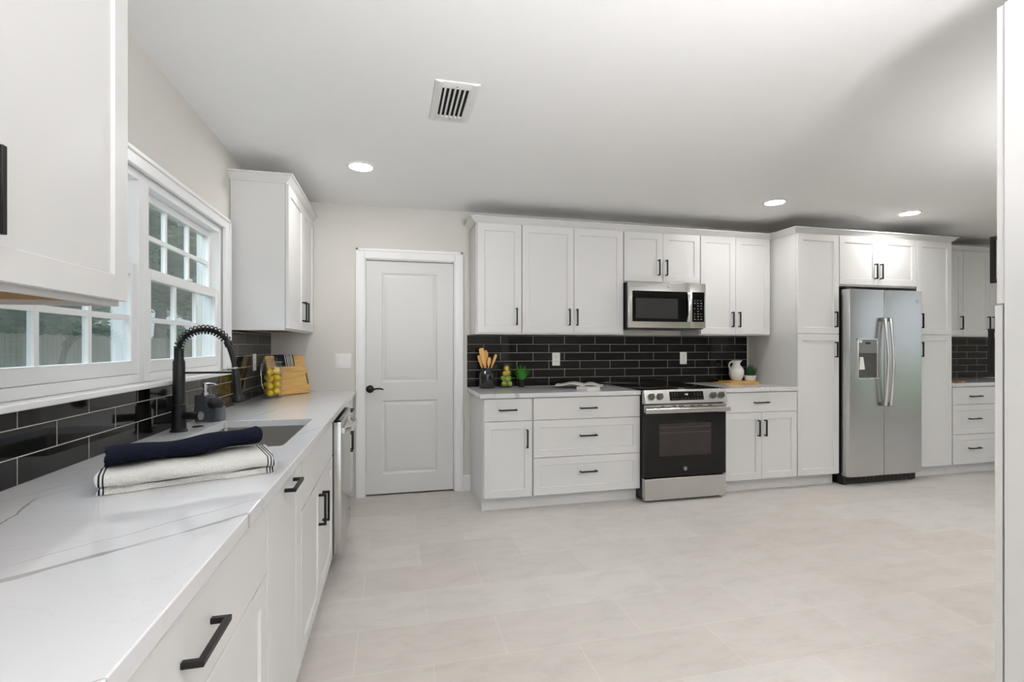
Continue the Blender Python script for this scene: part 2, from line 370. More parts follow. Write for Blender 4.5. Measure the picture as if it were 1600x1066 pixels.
def rrect(x0, x1, y0, y1, r, n=5):
    out = []
    for cx, cy, a0 in ((x1 - r, y1 - r, 0), (x0 + r, y1 - r, 90), (x0 + r, y0 + r, 180), (x1 - r, y0 + r, 270)):
        for i in range(n + 1):
            a = R(a0 + 90 * i / n); out.append((cx + r * math.cos(a), cy + r * math.sin(a)))
    return out

def mesh_of(bm, name, mats, ang=35, bevel=0.0):
    bmesh.ops.recalc_face_normals(bm, faces=bm.faces[:])
    me = bpy.data.meshes.new(name); bm.to_mesh(me); bm.free()
    for m in (mats if isinstance(mats, (list, tuple)) else [mats]): me.materials.append(M[m] if isinstance(m, str) else m)
    me.polygons.foreach_set('use_smooth', [True] * len(me.polygons)); me.set_sharp_from_angle(angle=R(ang))
    return me

def link(name, me, parent=None, loc=(0, 0, 0), rot=(0, 0, 0), bevel=0.0):
    o = bpy.data.objects.new(name, me); COL.objects.link(o); o.parent = parent; o.location = loc; o.rotation_euler = rot
    if bevel:
        b = o.modifiers.new('edge', 'BEVEL'); b.width = bevel; b.segments = 2; b.limit_method = 'ANGLE'; b.angle_limit = R(40); b.harden_normals = False
    return o

def obj(name, bm, mats, parent=None, loc=(0, 0, 0), rot=(0, 0, 0), ang=35, bevel=0.0):
    return link(name, mesh_of(bm, name, mats, ang), parent, loc, rot, bevel)

def tag(o, label, cat, group=None):
    o['label'] = label; o['category'] = cat
    if group: o['group'] = group
    return o

def thing(name, label, cat, loc=(0, 0, 0), rz=0.0, group=None, rot=None):
    o = bpy.data.objects.new(name, None); COL.objects.link(o); o.location = loc; o.rotation_euler = rot or (0, 0, rz); o.empty_display_size = 0.05
    return tag(o, label, cat, group)

def struct(o, label=None, cat=None):
    o['kind'] = 'structure'
    if label: o['label'] = label
    if cat: o['category'] = cat
    return o

def copy_tree(o, parent=None):
    c = o.copy(); COL.objects.link(c); c.parent = parent
    for ch in o.children: copy_tree(ch, c)
    return c

# ------------------------------------------------------------------ room shell
YB = 4.332; CEIL = 2.469
XR = 9.2; YR = -3.0
WZ0, WZ1 = 1.125, 1.985           # window opening
WY0, WY1 = 1.36, 3.215

bm = B(); box(bm, -0.15, XR + 0.15, YR - 0.15, YB + 0.6, -0.08, 0.0); struct(obj('floor', bm, 'floor'), 'beige stone-look porcelain tile floor', 'floor')
bm = B(); box(bm, -0.15, XR + 0.15, YR - 0.15, YB + 0.15, CEIL, CEIL + 0.1); struct(obj('ceiling', bm, 'ceil'), 'white lightly textured ceiling', 'ceiling')
bm = B()
box(bm, -0.14, 0, YR - 0.15, WY0, 0, CEIL); box(bm, -0.14, 0, WY1, YB + 0.15, 0, CEIL); box(bm, -0.14, 0, WY0, WY1, 0, WZ0); box(bm, -0.14, 0, WY0, WY1, WZ1, CEIL)
struct(obj('wall_left', bm, 'wall'), 'greige wall with the sink window', 'wall')
DX0, DX1, DZ = 0.733, 1.503, 2.026
bm = B()
box(bm, 0, DX0, YB, YB + 0.14, 0, CEIL); box(bm, DX1, XR, YB, YB + 0.14, 0, CEIL); box(bm, DX0, DX1, YB, YB + 0.14, DZ, CEIL)
struct(obj('wall_back', bm, 'wall'), 'greige wall with the white door', 'wall')
bm = B()
box(bm, XR, XR + 0.14, YR, -0.9, 0, CEIL); box(bm, XR, XR + 0.14, 2.1, YB, 0, CEIL); box(bm, XR, XR + 0.14, -0.9, 2.1, 2.25, CEIL); box(bm, XR, XR + 0.14, -0.9, 2.1, 0, 0.3)
struct(obj('wall_right', bm, 'wall'), 'far side wall with a wide window', 'wall')
bm = B()
box(bm, 0, 0.2, YR - 0.14, YR, 0, CEIL); box(bm, 2.6, XR, YR - 0.14, YR, 0, CEIL); box(bm, 0.2, 2.6, YR - 0.14, YR, 2.3, CEIL)  # wide opening added here to let daylight in
struct(obj('wall_rear', bm, 'wall'), 'wall with wide glass doors behind the camera', 'wall')

bm = B(); box(bm, DX0 - .2, DX1 + .2, YB + .16, YB + .2, 0, CEIL)  # added out of sight to stop light leaking under the door
struct(obj('light_block_panel', bm, 'wall'), 'closet wall behind the white door', 'wall')

# tile backsplashes
bm = B(); box(bm, 0.0, 0.010, 0.40, WY1 + 0.075, 0.9145, 1.115); box(bm, 0.0, 0.010, WY1 + 0.075, YB, 0.9145, 1.384)
struct(obj('backsplash_left', bm, 'tileleft'), 'glossy black subway tile under the window', 'backsplash')
bm = B(); box(bm, 1.607, 4.477, YB - 0.010, YB, 0.9145, 1.379)
struct(obj('backsplash_back', bm, 'tileback'), 'glossy black subway tile behind the range', 'backsplash')
bm = B(); box(bm, 6.34, 8.0, YB - 0.010, YB, 0.9145, 1.379)
struct(obj('backsplash_end', bm, 'tileend'), 'glossy black subway tile beyond the refrigerator', 'backsplash')

# ------------------------------------------------------------------ cabinets
_cache = {}
def shaker(w, h, st=0.058, t=0.0195):
    k = ('sh', round(w, 4), round(h, 4))
    if k in _cache: return _cache[k]
    bm = B(); rec = 0.0075; bv = 0.004
    def ring(x0, x1, z0, z1, y): return [bm.verts.new(c) for c in ((x0, y, z0), (x1, y, z0), (x1, y, z1), (x0, y, z1))]
    e = 0.0012
    bk = ring(0, w, 0, h, t); sd = ring(0, w, 0, h, e); fr = ring(e, w - e, e, h - e, 0)
    i0 = ring(st, w - st, st, h - st, 0); i1 = ring(st + bv, w - st - bv, st + bv, h - st - bv, rec)
    for a, b in ((bk, sd), (sd, fr), (fr, i0), (i0, i1)):
        for i in range(4): bm.faces.new((a[i], a[(i + 1) % 4], b[(i + 1) % 4], b[i]))
    bm.faces.new(i1); bm.faces.new(bk[::-1])
    _cache[k] = mesh_of(bm, 'shaker_front', 'cab', 20); return _cache[k]

def slab(w, h, t=0.0195):
    k = ('sl', round(w, 4), round(h, 4))
    if k in _cache: return _cache[k]
    bm = B(); box(bm, 0, w, 0, t, 0, h, bev=0.0012, seg=1)
    _cache[k] = mesh_of(bm, 'slab_front', 'cab', 20); return _cache[k]

def pull_mesh():
    if 'pull' in _cache: return _cache['pull']
    bm = B(); L = 0.0715; a = 0.0055; d = 0.034
    poly = [(0, -L), (-d, -L), (-d, L), (0, L), (0, L - 2 * a), (-d + 2 * a, L - 2 * a), (-d + 2 * a, -L + 2 * a), (0, -L + 2 * a)]
    prism(bm, poly, 'X', -a, a)
    _cache['pull'] = mesh_of(bm, 'pull', 'black', 25); return _cache['pull']

def pull(parent, x, z, vert):
    """x,z: centre on the door, in the door's own frame"""
    return link('handle', pull_mesh(), parent, (x, 0, z), (0, 0 if vert else R(90), 0), bevel=0.0012)

FD = 0.0215   # frame stands this far behind the door face
def cabinet(label, loc, rz, w, depth, z0, z1, fronts, toe=0.0, group=None, name='upper_cabinet', cat='cabinet', lip=0.0, side_toe=False, open_top=False):
    """local frame: x along the front seen from the room, y from the door face backwards. fronts: (kind, x0, x1, z0, z1, pull spec)"""
    depth -= 0.003
    t = thing(name, label, cat, (loc[0], loc[1], 0 if toe else z0), rz, group)
    zo = 0 if toe else z0
    bm = B()
    b0 = toe if toe else z0
    if lip:
        box(bm, 0, w, FD, depth, b0 + lip, z1 - 0)
        for f in bm.faces:
            if abs(f.calc_center_median().z - (b0 + lip)) < 1e-5: f.material_index = 1
        box(bm, 0, 0.016, FD, depth, b0, b0 + lip); box(bm, w - 0.016, w, FD, depth, b0, b0 + lip); box(bm, 0.016, w - 0.016, FD, FD + 0.018, b0, b0 + lip)
    elif open_top:
        box(bm, 0, .018, FD, depth, b0, z1); box(bm, w - .018, w, FD, depth, b0, z1); box(bm, .018, w - .018, FD, depth, b0, b0 + .018)
        box(bm, .018, w - .018, FD, FD + .018, b0 + .018, z1); box(bm, .018, w - .018, depth - .012, depth, b0 + .018, z1)
    else:
        box(bm, 0, w, FD, depth, b0, z1)
    bmesh.ops.translate(bm, verts=bm.verts[:], vec=(0, 0, -zo))
    obj('carcass', bm, ['cab', 'underside'], t)
    if toe:
        bm = B(); box(bm, 0.0 if side_toe else 0.0, w, 0.075, depth, 0, toe); obj('toe_kick', bm, 'cab', t)
        if side_toe:
            bm = B(); box(bm, -0.001, 0.017, 0.062, depth, 0, toe); obj('side_skirt', bm, 'cab', t)
    for kind, x0, x1, a, b, pl in fronts:
        W, H = x1 - x0, b - a
        o = link('drawer' if kind in ('slab', 'drawer') else ('false_front' if kind == 'false' else 'door'), slab(W, H) if kind in ('slab', 'false') else shaker(W, H), t, (x0, 0, a - zo))
        if pl: pull(o, pl[0] - x0, pl[1] - a, pl[2])
    return t

# ---- back run, wall cabinets (front face y = 4.002)
UY, UD = 4.002, YB - 4.002
UZ0, UZ1 = 1.380, 2.300; D0, D1 = 1.392, 2.297
G_UP = 'wall cabinets along the range wall'
UP = [
    ('white shaker wall cabinet with one door nearest the white room door', 1.637, 2.0225, D0, UZ0, [(1.645, 2.019, 1.975)]),
    ('white two-door shaker wall cabinet just before the microwave', 2.0235, 2.952, D0, UZ0, [(2.026, 2.4855, 2.441), (2.4885, 2.949, 2.511)]),
    ('short white two-door cabinet directly above the microwave', 2.9545, 3.7205, 1.857, 1.845, [(2.958, 3.3375, 3.291), (3.3405, 3.717, 3.368)]),
    ('white two-door shaker wall cabinet between the microwave and the tall pantry', 3.7225, 4.4845, D0, UZ0, [(3.727, 4.0945, 4.055), (4.0975, 4.474, 4.128)]),
]
for lb, x0, x1, dz0, cz0, ds in UP:
    zc = dz0 + 0.136 if dz0 < 1.5 else 1.985
    cabinet(lb, (x0, UY), 0, x1 - x0, UD, cz0, UZ1, [('door', a - x0, b - x0, dz0, D1, (h - x0, zc, True)) for a, b, h in ds], lip=0.012, group=None)
for lb, x0, x1, ds in [('white one-door wall cabinet just past the tall pantries', 6.322, 6.911, [(6.45, 6.908, 6.872)]),
                       ('white wall cabinet farthest along the range wall, half hidden', 6.913, 7.68, [(6.915, 7.296, 7.258), (7.299, 7.676, 7.33)])]:
    cabinet(lb, (x0, UY), 0, x1 - x0, UD, UZ0, UZ1, [('door', a - x0, b - x0, D0, D1, (h - x0, D0 + 0.136, True)) for a, b, h in ds], lip=0.012)

# ---- back run, base cabinets and pantries (front face y = 3.701)
BY, BD = 3.701, YB - 3.701
CT = 0.878
cabinet('white base cabinet with one drawer over one door under the utensil crock', (1.637, BY), 0, 0.3935, BD, 0.1, CT,
        [('slab', .008, .388, .701, .872, (.193, .788, False)), ('door', .008, .388, .110, .697, (.347, .561, True))], toe=0.1, name='base_cabinet', side_toe=True)
cabinet('wide white base cabinet with three drawers left of the range', (2.0315, BY), 0, 0.9205, BD, 0.1, CT,
        [('slab', .006, .918, .701, .872, (.460, .786, False)), ('drawer', .006, .918, .405, .697, (.460, .567, False)), ('drawer', .006, .918, .110, .401, (.460, .279, False))], toe=0.1, name='drawer_cabinet')
cabinet('white base cabinet with a drawer over two doors between range and pantry', (3.7225, BY), 0, 0.7785, BD, 0.1, CT,
        [('slab', .032, .775, .701, .872, (.393, .786, False)), ('door', .032, .4015, .110, .697, (.363, .561, True)), ('door', .4045, .775, .110, .697, (.432, .561, True))], toe=0.1, name='base_cabinet')
def pantry(label, x0, x1, px):
    w = x1 - x0
    return cabinet(label, (x0, BY), 0, w, BD, 0.1, UZ1, [('door', .003, w - .003, .110, 1.389, (px - x0, 1.248, True)), ('door', .003, w - .003, D0 + .001, D1, (px - x0, 1.524, True))], toe=0.1, name='pantry_cabinet')
pantry('tall white pantry between the back counter and the refrigerator', 4.503, 4.962, 4.914)
pantry('tall white pantry on the far side of the refrigerator', 5.880, 6.320, 5.921)
cabinet('short white two-door cabinet directly above the refrigerator', (4.9635, BY), 0, 0.915, BD, 1.838, UZ1,
        [('door', .003, .4425, 1.852, D1, (.406, 1.980, True)), ('door', .4455, .911, 1.852, D1, (.470, 1.980, True))])
cabinet('white three-drawer base cabinet past the refrigerator', (6.322, BY), 0, 0.775, BD, 0.1, CT,
        [('slab', .015, .77, .701, .872, (.295, .781, False)), ('drawer', .015, .77, .405, .697, (.280, .558, False)), ('drawer', .015, .77, .110, .401, (.280, .266, False))], toe=0.1, name='drawer_cabinet')

# ---- window wall run (front face x = 0.645, local x -> world y)
LX, LD = 0.645, 0.645
def left(label, y0, y1, fronts, name='base_cabinet', open_top=False):
    return cabinet(label, (LX, y0), R(90), y1 - y0, LD, 0.1, CT, [(k, a - y0, b - y0, c, d, None if p is None else (p[0] - y0, p[1], p[2])) for k, a, b, c, d, p in fronts], toe=0.1, name=name, open_top=open_top)
left('white base cabinet nearest the camera under the folded towels', 0.47, 1.438,
     [('slab', .475, 1.435, .676, .860, (.955, .772, False)), ('door', .475, .9535, .110, .670, (.90, .57, True)), ('door', .9565, 1.435, .110, .670, None)])
left('narrow white pull-out cabinet with a long full-height front', 1.440, 1.945, [('slab', 1.443, 1.835, .110, .862, (1.722, .832, False)), ('false', 1.842, 1.943, .110, .862, None)], name='pullout_cabinet')
left('white sink base cabinet with two doors and a false drawer front', 1.947, 2.898,
     [('false', 1.950, 2.895, .676, .862, None), ('door', 1.950, 2.4215, .110, .670, (2.372, .540, True)), ('door', 2.4245, 2.895, .110, .670, (2.490, .520, True))], name='sink_cabinet', open_top=True)
left('white base cabinet between the dishwasher and the white door', 3.512, YB - 0.002,
     [('slab', 3.52, 4.29, .701, .862, (3.905, .795, False)), ('door', 3.52, 3.9035, .110, .697, (3.868, .560, True)), ('door', 3.9065, 4.29, .110, .697, (3.945, .560, True))])
cabinet('white wall cabinet in the corner beside the window', (0.335, 3.332), R(90), YB - 3.334, 0.335, UZ0, UZ1,
        [('door', .004, .512, D0, D1, (.472, D0 + .136, True)), ('door', .515, .985, D0, D1, (.57, D0 + .136, True))], lip=0.012)
cabinet('white wall cabinet close to the camera covering part of the window', (0.335, 0.430), R(90), 0.983, 0.335, UZ0, UZ1,
        [('door', .004, .4895, D0, D1, (.45, 1.53, True)), ('door', .4925, .979, D0, D1, (.528, 1.533, True))], lip=0.012)
# ---- tall pantry close to the camera on the right, front facing away (+y)
npn = cabinet('tall white pantry standing close to the camera, seen from its side', (3.245, 1.099), R(180), 0.51, 0.62, 0.1, UZ1,
        [('door', .003, .507, .110, 1.404, None), ('door', .003, .507, 1.409, D1, (.476, 1.547, True))], toe=0.1, name='pantry_cabinet')
for ch in npn.children:
    if ch.name.startswith('door') and ch.location.z < 1:
        ch.location.y -= 0.005                                    # lower door stands a hair open
        pull(ch, .476 - .003, 1.264 - .110, True)

# ---- crown mouldings
def crown(label, path):
    prof = [(0.0, 2.299), (0.006, 2.299), (0.010, 2.306), (0.043, 2.338), (0.052, 2.341), (0.052, 2.350), (-0.02, 2.350), (-0.02, 2.3015), (0.0, 2.3015)]
    bm = B(); P = [Vector((*q, 0)) for q in path]; rings = []
    for i, q in enumerate(P):
        ds = []
        if i > 0: ds.append((P[i] - P[i - 1]).normalized())
        if i < len(P) - 1: ds.append((P[i + 1] - P[i]).normalized())
        ns = [Vector((d.y, -d.x, 0)) for d in ds]
        m = ns[0] if len(ns) == 1 else (ns[0] + ns[1]) / (1 + ns[0].dot(ns[1]))
        rings.append([bm.verts.new((q.x + m.x * o, q.y + m.y * o, z)) for o, z in prof])
    n = len(prof)
    for a, b in zip(rings, rings[1:]):
        for j in range(n): bm.faces.new((a[j], a[(j + 1) % n], b[(j + 1) % n], b[j]))
    bm.faces.new(rings[0][::-1]); bm.faces.new(rings[-1])
    return tag(obj('crown_molding', bm, 'cab', ang=15), label, 'crown molding')
crown('white crown molding running on top of the range wall cabinets', [(1.636, YB - .001), (1.636, 4.0225), (4.502, 4.0225), (4.502, 3.7215), (6.321, 3.7215), (6.321, 4.0225), (7.68, 4.0225)])
crown('white crown molding on top of the corner cabinet by the window', [(0.001, 3.331), (0.3145, 3.331), (0.3145, YB - .001)])

# ------------------------------------------------------------------ countertops
def slabtop(name, label, x0, x1, y0, y1, mat, hole=None):
    bm = B(); z0, z1 = 0.879, 0.914
    if hole:
        hx0, hx1, hy0, hy1 = hole; pts = rrect(hx0, hx1, hy0, hy1, 0.018, 5)
        def layer(z):
            o = [bm.verts.new(c) for c in ((x0, y0, z), (x1, y0, z), (x1, y1, z), (x0, y1, z))]
            i = [bm.verts.new((*q, z)) for q in pts]; return o, i
        ot, it = layer(z1); ob, ib = layer(z0)
        es = []
        for ring in (ot, it):
            for k in range(len(ring)): es.append(bm.edges.new((ring[k], ring[(k + 1) % len(ring)])))
        bmesh.ops.triangle_fill(bm, use_beauty=True, edges=es)
        es = []
        for ring in (ob, ib):
            for k in range(len(ring)): es.append(bm.edges.new((ring[k], ring[(k + 1) % len(ring)])))
        bmesh.ops.triangle_fill(bm, use_beauty=True, edges=es)
        kill = [f for f in bm.faces if hx0 + .01 < f.calc_center_median().x < hx1 - .01 and hy0 + .01 < f.calc_center_median().y < hy1 - .01]
        bmesh.ops.delete(bm, geom=kill, context='FACES_ONLY')
        for a, b in ((ot, ob), (it, ib)):
            for k in range(len(a)): bm.faces.new((a[k], a[(k + 1) % len(a)], b[(k + 1) % len(b)], b[k]))
    else:
        box(bm, x0, x1, y0, y1, z0, z1)
    o = obj(name, bm, mat, ang=30, bevel=0.0025)
    return tag(o, label, 'countertop')
HOLE = (0.168, 0.575, 1.965, 2.672)
slabtop('countertop', 'long white quartz countertop with grey veins holding the sink', 0.001, 0.665, 0.45, YB - 0.001, 'quartzleft', HOLE)
slabtop('countertop', 'white quartz countertop under the crock and open magazine', 1.612, 2.9525, 3.689, YB - 0.0005, 'quartzback')
slabtop('countertop', 'short white quartz countertop under the white jug', 3.7215, 4.5015, 3.689, YB - 0.0005, 'quartzback')
slabtop('countertop', 'white quartz countertop beyond the refrigerator', 6.322, 7.70, 3.689, YB - 0.0005, 'quartzback')

# ------------------------------------------------------------------ windows
bm = B()
box(bm, 0.0, 0.018, WY1 - 0.012, WY1 + 0.070, WZ0 + .02, 2.034); box(bm, 0.0, 0.018, WY0 - 0.07, WY0 + 0.012, WZ0 + .02, 2.034); box(bm, 0.0, 0.0185, WY0 + 0.012, WY1 - 0.012, 1.972, 2.034)
box(bm, 0.0, 0.026, WY1 + 0.052, WY1 + 0.070, WZ0 + .02, 2.034); box(bm, 0.0, 0.026, WY0 - 0.07, WY1 + 0.07, 2.018, 2.036)
struct(obj('trim_1', bm, 'trim', bevel=0.003), 'white window casing', 'trim')
bm = B(); box(bm, -0.075, 0.046, WY0 - 0.1, WY1 + 0.085, 1.115, 1.135)
struct(obj('trim_2', bm, 'trim', bevel=0.004), 'white window stool over the black tile', 'trim')
def window(name, y0, y1):
    z0, z1 = 1.136, 1.984
    e = bpy.data.objects.new(name, None); COL.objects.link(e); e.location = (0, y0, z0); e['kind'] = 'structure'
    e['label'] = 'white grid window ' + ('half hidden by the near wall cabinet' if name == 'window_1' else 'beside the corner wall cabinet'); e['category'] = 'window'
    w, h = y1 - y0, z1 - z0
    bm = B(); f = 0.042
    for a, b, c, d in ((0, f, 0, h), (w - f, w, 0, h), (f, w - f, 0, .035), (f, w - f, h - .045, h)):
        box(bm, -0.105, -0.008, a, b, c, d)
    obj('frame', bm, 'vinyl', e, bevel=0.002)
    def sash(nm, x0, x1, a, b, c, d, s, rail_b, rail_t):
        bm = B(); gx = (x0 + x1) / 2
        for q in ((a, a + s, c, d), (b - s, b, c, d), (a + s, b - s, c, c + rail_b), (a + s, b - s, d - rail_t, d)): box(bm, x0, x1, *q)
        so = obj(nm, bm, 'vinyl', e, bevel=0.002)
        ia, ib, ic, id_ = a + s, b - s, c + rail_b, d - rail_t
        bm = B(); m = 0.010
        for k in (1, 2):
            yy = ia + (ib - ia) * k / 3; box(bm, gx - .009, gx + .009, yy - m, yy + m, ic, id_)
        zz = (ic + id_) / 2; box(bm, gx - .0085, gx + .0085, ia, ib, zz - m, zz + m)
        obj('muntin_grid', bm, 'vinyl', so)
        bm = B(); box(bm, gx - .002, gx + .002, ia - .004, ib + .004, ic - .004, id_ + .004); obj('pane', bm, 'pane', so)
        return so
    sash('lower_sash', -0.048, -0.016, f - .002, w - f + .002, .036, .470, .040, .052, .046)
    sash('upper_sash', -0.088, -0.052, f - .002, w - f + .002, .440, h - .046, .036, .03, .034)
    bm = B(); box(bm, -0.101, -0.099, f, w - f, .036, h - .046); obj('insect_screen', bm, 'screen', e)
    bm = B(); box(bm, -0.016, -0.006, w / 2 - .03, w / 2 + .03, .470, .480); obj('sash_lock', bm, 'vinyl', e, bevel=.002)
    return e
WM = 2.2875
window('window_1', WY0, WM)
window('window_2', WM, WY1)
# unseen frames: rear opening added for daylight, and the far side window
bm = B()
for x in (.2, 1.35, 2.5): box(bm, x, x + .1, YR - .1, YR - .04, 0, 2.3)
struct(obj('window_3', bm, 'vinyl'), 'frames of the wide glass doors behind the camera', 'window')
bm = B()
for y in (-0.9, 0.55, 2.03): box(bm, XR + .04, XR + .1, y, y + .07, .3, 2.25)
struct(obj('window_4', bm, 'vinyl'), 'frame of the far side window', 'window')

# ------------------------------------------------------------------ door, casing, baseboard
bm = B()
cw = 0.066
for a, b, c, d in ((DX0 - cw, DX0 + .004, 0, DZ + .078), (DX1 - .004, DX1 + cw, 0, DZ + .078), (DX0 + .004, DX1 - .004, DZ - .004, DZ + .078)):
    box(bm, a, b, YB - .014, YB, c, d)
for a, b, c, d in ((DX0 - cw - .001, DX0 - cw + .02, 0, DZ + .079), (DX1 + cw - .02, DX1 + cw + .001, 0, DZ + .079), (DX0 - cw, DX1 + cw, DZ + .058, DZ + .079)):
    box(bm, a, b, YB - .021, YB, c, d)
for a, b, c, d in ((DX0, DX0 + .012, 0, DZ), (DX1 - .012, DX1, 0, DZ), (DX0 + .012, DX1 - .012, DZ - .012, DZ)):
    box(bm, a, b, YB, YB + .138, c, d)
struct(obj('trim_3', bm, 'trim', bevel=0.003), 'white casing and jamb around the door', 'trim')
d1 = bpy.data.objects.new('door_1', None); COL.objects.link(d1); d1.location = (DX0 + .014, YB + .030, .014)
struct(d1, 'white two-panel interior door with a black lever', 'door')
bm = B(); DW, DH = DX1 - DX0 - .028, DZ - .030
pan = [(0.128, 0.602, 0.955, 1.895), (0.128, 0.602, 0.165, 0.800)]
def dq(x0, x1, z0, z1): bm.faces.new([bm.verts.new(c) for c in ((x0, 0, z0), (x1, 0, z0), (x1, 0, z1), (x0, 0, z1))])
xa, xb = pan[0][0], pan[0][1]
dq(0, xa, 0, DH); dq(xb, DW, 0, DH); dq(xa, xb, 0, .165); dq(xa, xb, .800, .955); dq(xa, xb, 1.895, DH)
for x0, x1, z0, z1 in pan:
    rg = []
    for ins, y in ((0, 0), (.006, .004), (.014, .009), (.022, .0095), (.044, .003), (.05, .0025)):
        rg.append([bm.verts.new(c) for c in ((x0 + ins, y, z0 + ins), (x1 - ins, y, z0 + ins), (x1 - ins, y, z1 - ins), (x0 + ins, y, z1 - ins))])
    for a, b in zip(rg, rg[1:]):
        for i in range(4): bm.faces.new((a[i], a[(i + 1) % 4], b[(i + 1) % 4], b[i]))
    bm.faces.new(rg[-1])
bb = [bm.verts.new(c) for c in ((0, .035, 0), (DW, .035, 0), (DW, .035, DH), (0, .035, DH))]; ff = [bm.verts.new(c) for c in ((0, 0, 0), (DW, 0, 0), (DW, 0, DH), (0, 0, DH))]
bm.faces.new(bb[::-1])
for i in range(4): bm.faces.new((ff[i], ff[(i + 1) % 4], bb[(i + 1) % 4], bb[i]))
bmesh.ops.remove_doubles(bm, verts=bm.verts[:], dist=1e-5)
slabo = obj('door_slab', bm, 'door', d1, ang=12)
bm = B(); kx, kz = .033, .900
lathe(bm, [(0, 0), (.033, 0), (.033, .006), (.026, .011), (.012, .013), (.011, .045), (0, .046)], n=28)
bmesh.ops.rotate(bm, verts=bm.verts[:], cent=(0, 0, 0), matrix=Matrix.Rotation(R(90), 3, 'X'))
tube(bm, [(0, -.04, 0), (.012, -.048, 0), (.03, -.05, .001), (.055, -.05, .006), (.08, -.05, .006), (.10, -.049, .001), (.112, -.048, -.003)], [.009, .0095, .0085, .0075, .007, .0065, .004], 10)
obj('lever_handle', bm, 'faucet', d1, (kx, 0, kz))
bm = B()
def baseb(x0, x1):
    prism(bm, [(YB, 0), (YB - .014, 0), (YB - .014, .105), (YB - .010, .112), (YB - .010, .122), (YB - .004, .138), (YB, .140)], 'X', x0, x1)
baseb(DX1 + cw + .001, 1.636)
struct(obj('baseboard_back', bm, 'trim', ang=20), 'white baseboard beside the door', 'baseboard')

# ------------------------------------------------------------------ ceiling: recessed lights, vent
def can(label, x, y):
    t = thing('recessed_light', label, 'ceiling light', (x, y, CEIL))
    bm = B(); lathe(bm, [(.072, 0), (.074, -.006), (.088, -.005), (.092, -.001), (.092, 0)], n=40); obj('trim_ring', bm, 'trim', t)
    bm = B(); lathe(bm, [(0, -.003), (.073, -.003), (.073, -.0005), (0, -.0005)], n=40); obj('lens', bm, 'emitter', t)
can('round recessed ceiling light above the corner by the white door', .765, 3.40)
can('round recessed ceiling light in front of the tall pantry', 4.035, 3.445)
can('round recessed ceiling light in front of the refrigerator', 5.455, 3.447)
for i, (x, y) in enumerate([(4.6, .2), (6.6, .4), (1.6, -1.6), (4.2, -1.9), (7.8, 2.2)]):  # unseen lights added to brighten the room
    can('round recessed ceiling light added out of view to brighten the room', x, y)
for o in list(COL.objects):
    if o.get('label') == 'round recessed ceiling light added out of view to brighten the room': o['group'] = 'added ceiling lights out of view'

t = thing('ceiling_vent', 'white louvered air vent in the ceiling', 'vent', (1.2575, 2.395, CEIL))
bm = B(); W2, L2 = .103, .189; iw, il = .066, .142
prof = [(0, 0), (0, -.004), (.022, -.009), (1, -.007), (1, 0)]
for sx in (-1, 1):
    prism(bm, [(sx * W2, 0), (sx * (W2 - .002), -.004), (sx * (W2 - .02), -.010), (sx * iw, -.010), (sx * iw, 0)], 'Y', -L2, L2)
    prism(bm, [(sx * L2, 0), (sx * (L2 - .002), -.004), (sx * (L2 - .02), -.0102), (sx * il, -.0102), (sx * il, 0)], 'X', -iw, iw)
obj('frame', bm, 'vent', t, ang=20)
bm = B(); box(bm, -iw, iw, -il, il, -.0015, -.0005); obj('duct_opening', bm, 'ventdark', t)
for k in range(6):
    bm = B(); x = -iw + .010 + k * .0225
    prism(bm, [(x, -.0095), (x + .006, -.012), (x + .0085, -.012), (x + .0115, -.002), (x + .0095, -.002)], 'Y', -il + .001, il - .001); obj('slat', bm, 'vent', t, ang=20)
for sy in (-1, 1):
    bm = B(); lathe(bm, [(0, -.0115), (.004, -.0112), (.0045, -.0100), (0, -.0100)], (0, sy * (L2 - .028), 0), 10); obj('screw', bm, 'steelgrey', t)

# ------------------------------------------------------------------ outlets, switch
def outlet(label, loc, rz):
    t = thing('electrical_outlet', label, 'outlet', loc, rz)
    bm = B(); box(bm, -.0375, .0375, -.005, 0, -.060, .060, bev=.003); obj('cover_plate', bm, 'plate', t)
    for s in (-1, 1):
        bm = B(); prism(bm, rrect(-.0165, .0165, s * .0195 - .0145, s * .0195 + .0145, .006, 3), 'Y', -.0072, -.0045); r = obj('receptacle', bm, 'plate', t)
        bm = B()
        for q in (-.0075, .005): box(bm, q, q + .0022, -.0076, -.0066, s * .0195 - .003, s * .0195 + .006)
        cyl(bm, (0, -.0076, s * .0195 - .0085), (0, -.0066, s * .0195 - .0085), .0022, n=8); obj('slots', bm, 'slot', r)
    return t
outlet('white outlet on the black tile between crock and magazine', (2.432, YB - .0105, 1.160), 0)
outlet('white outlet on the black tile above the range', (3.748, YB - .0105, 1.162), 0)
outlet('white outlet on the black tile in the window corner', (.0105, 3.835, 1.166), R(90))
t = thing('light_switch', 'white double rocker light switch left of the white door', 'light switch', (.567, YB, 1.157))
bm = B(); box(bm, -.063, .063, -.005, 0, -.062, .062, bev=.003); obj('cover_plate', bm, 'plate', t)
for s in (-1, 1):
    bm = B(); prism(bm, [(-.005, -.034), (-.0085, -.033), (-.006, 0), (-.0095, .033), (-.005, .034)], 'X', s * .023 - .0165, s * .023 + .0165); obj('rocker', bm, 'trim', t, bevel=.0008)

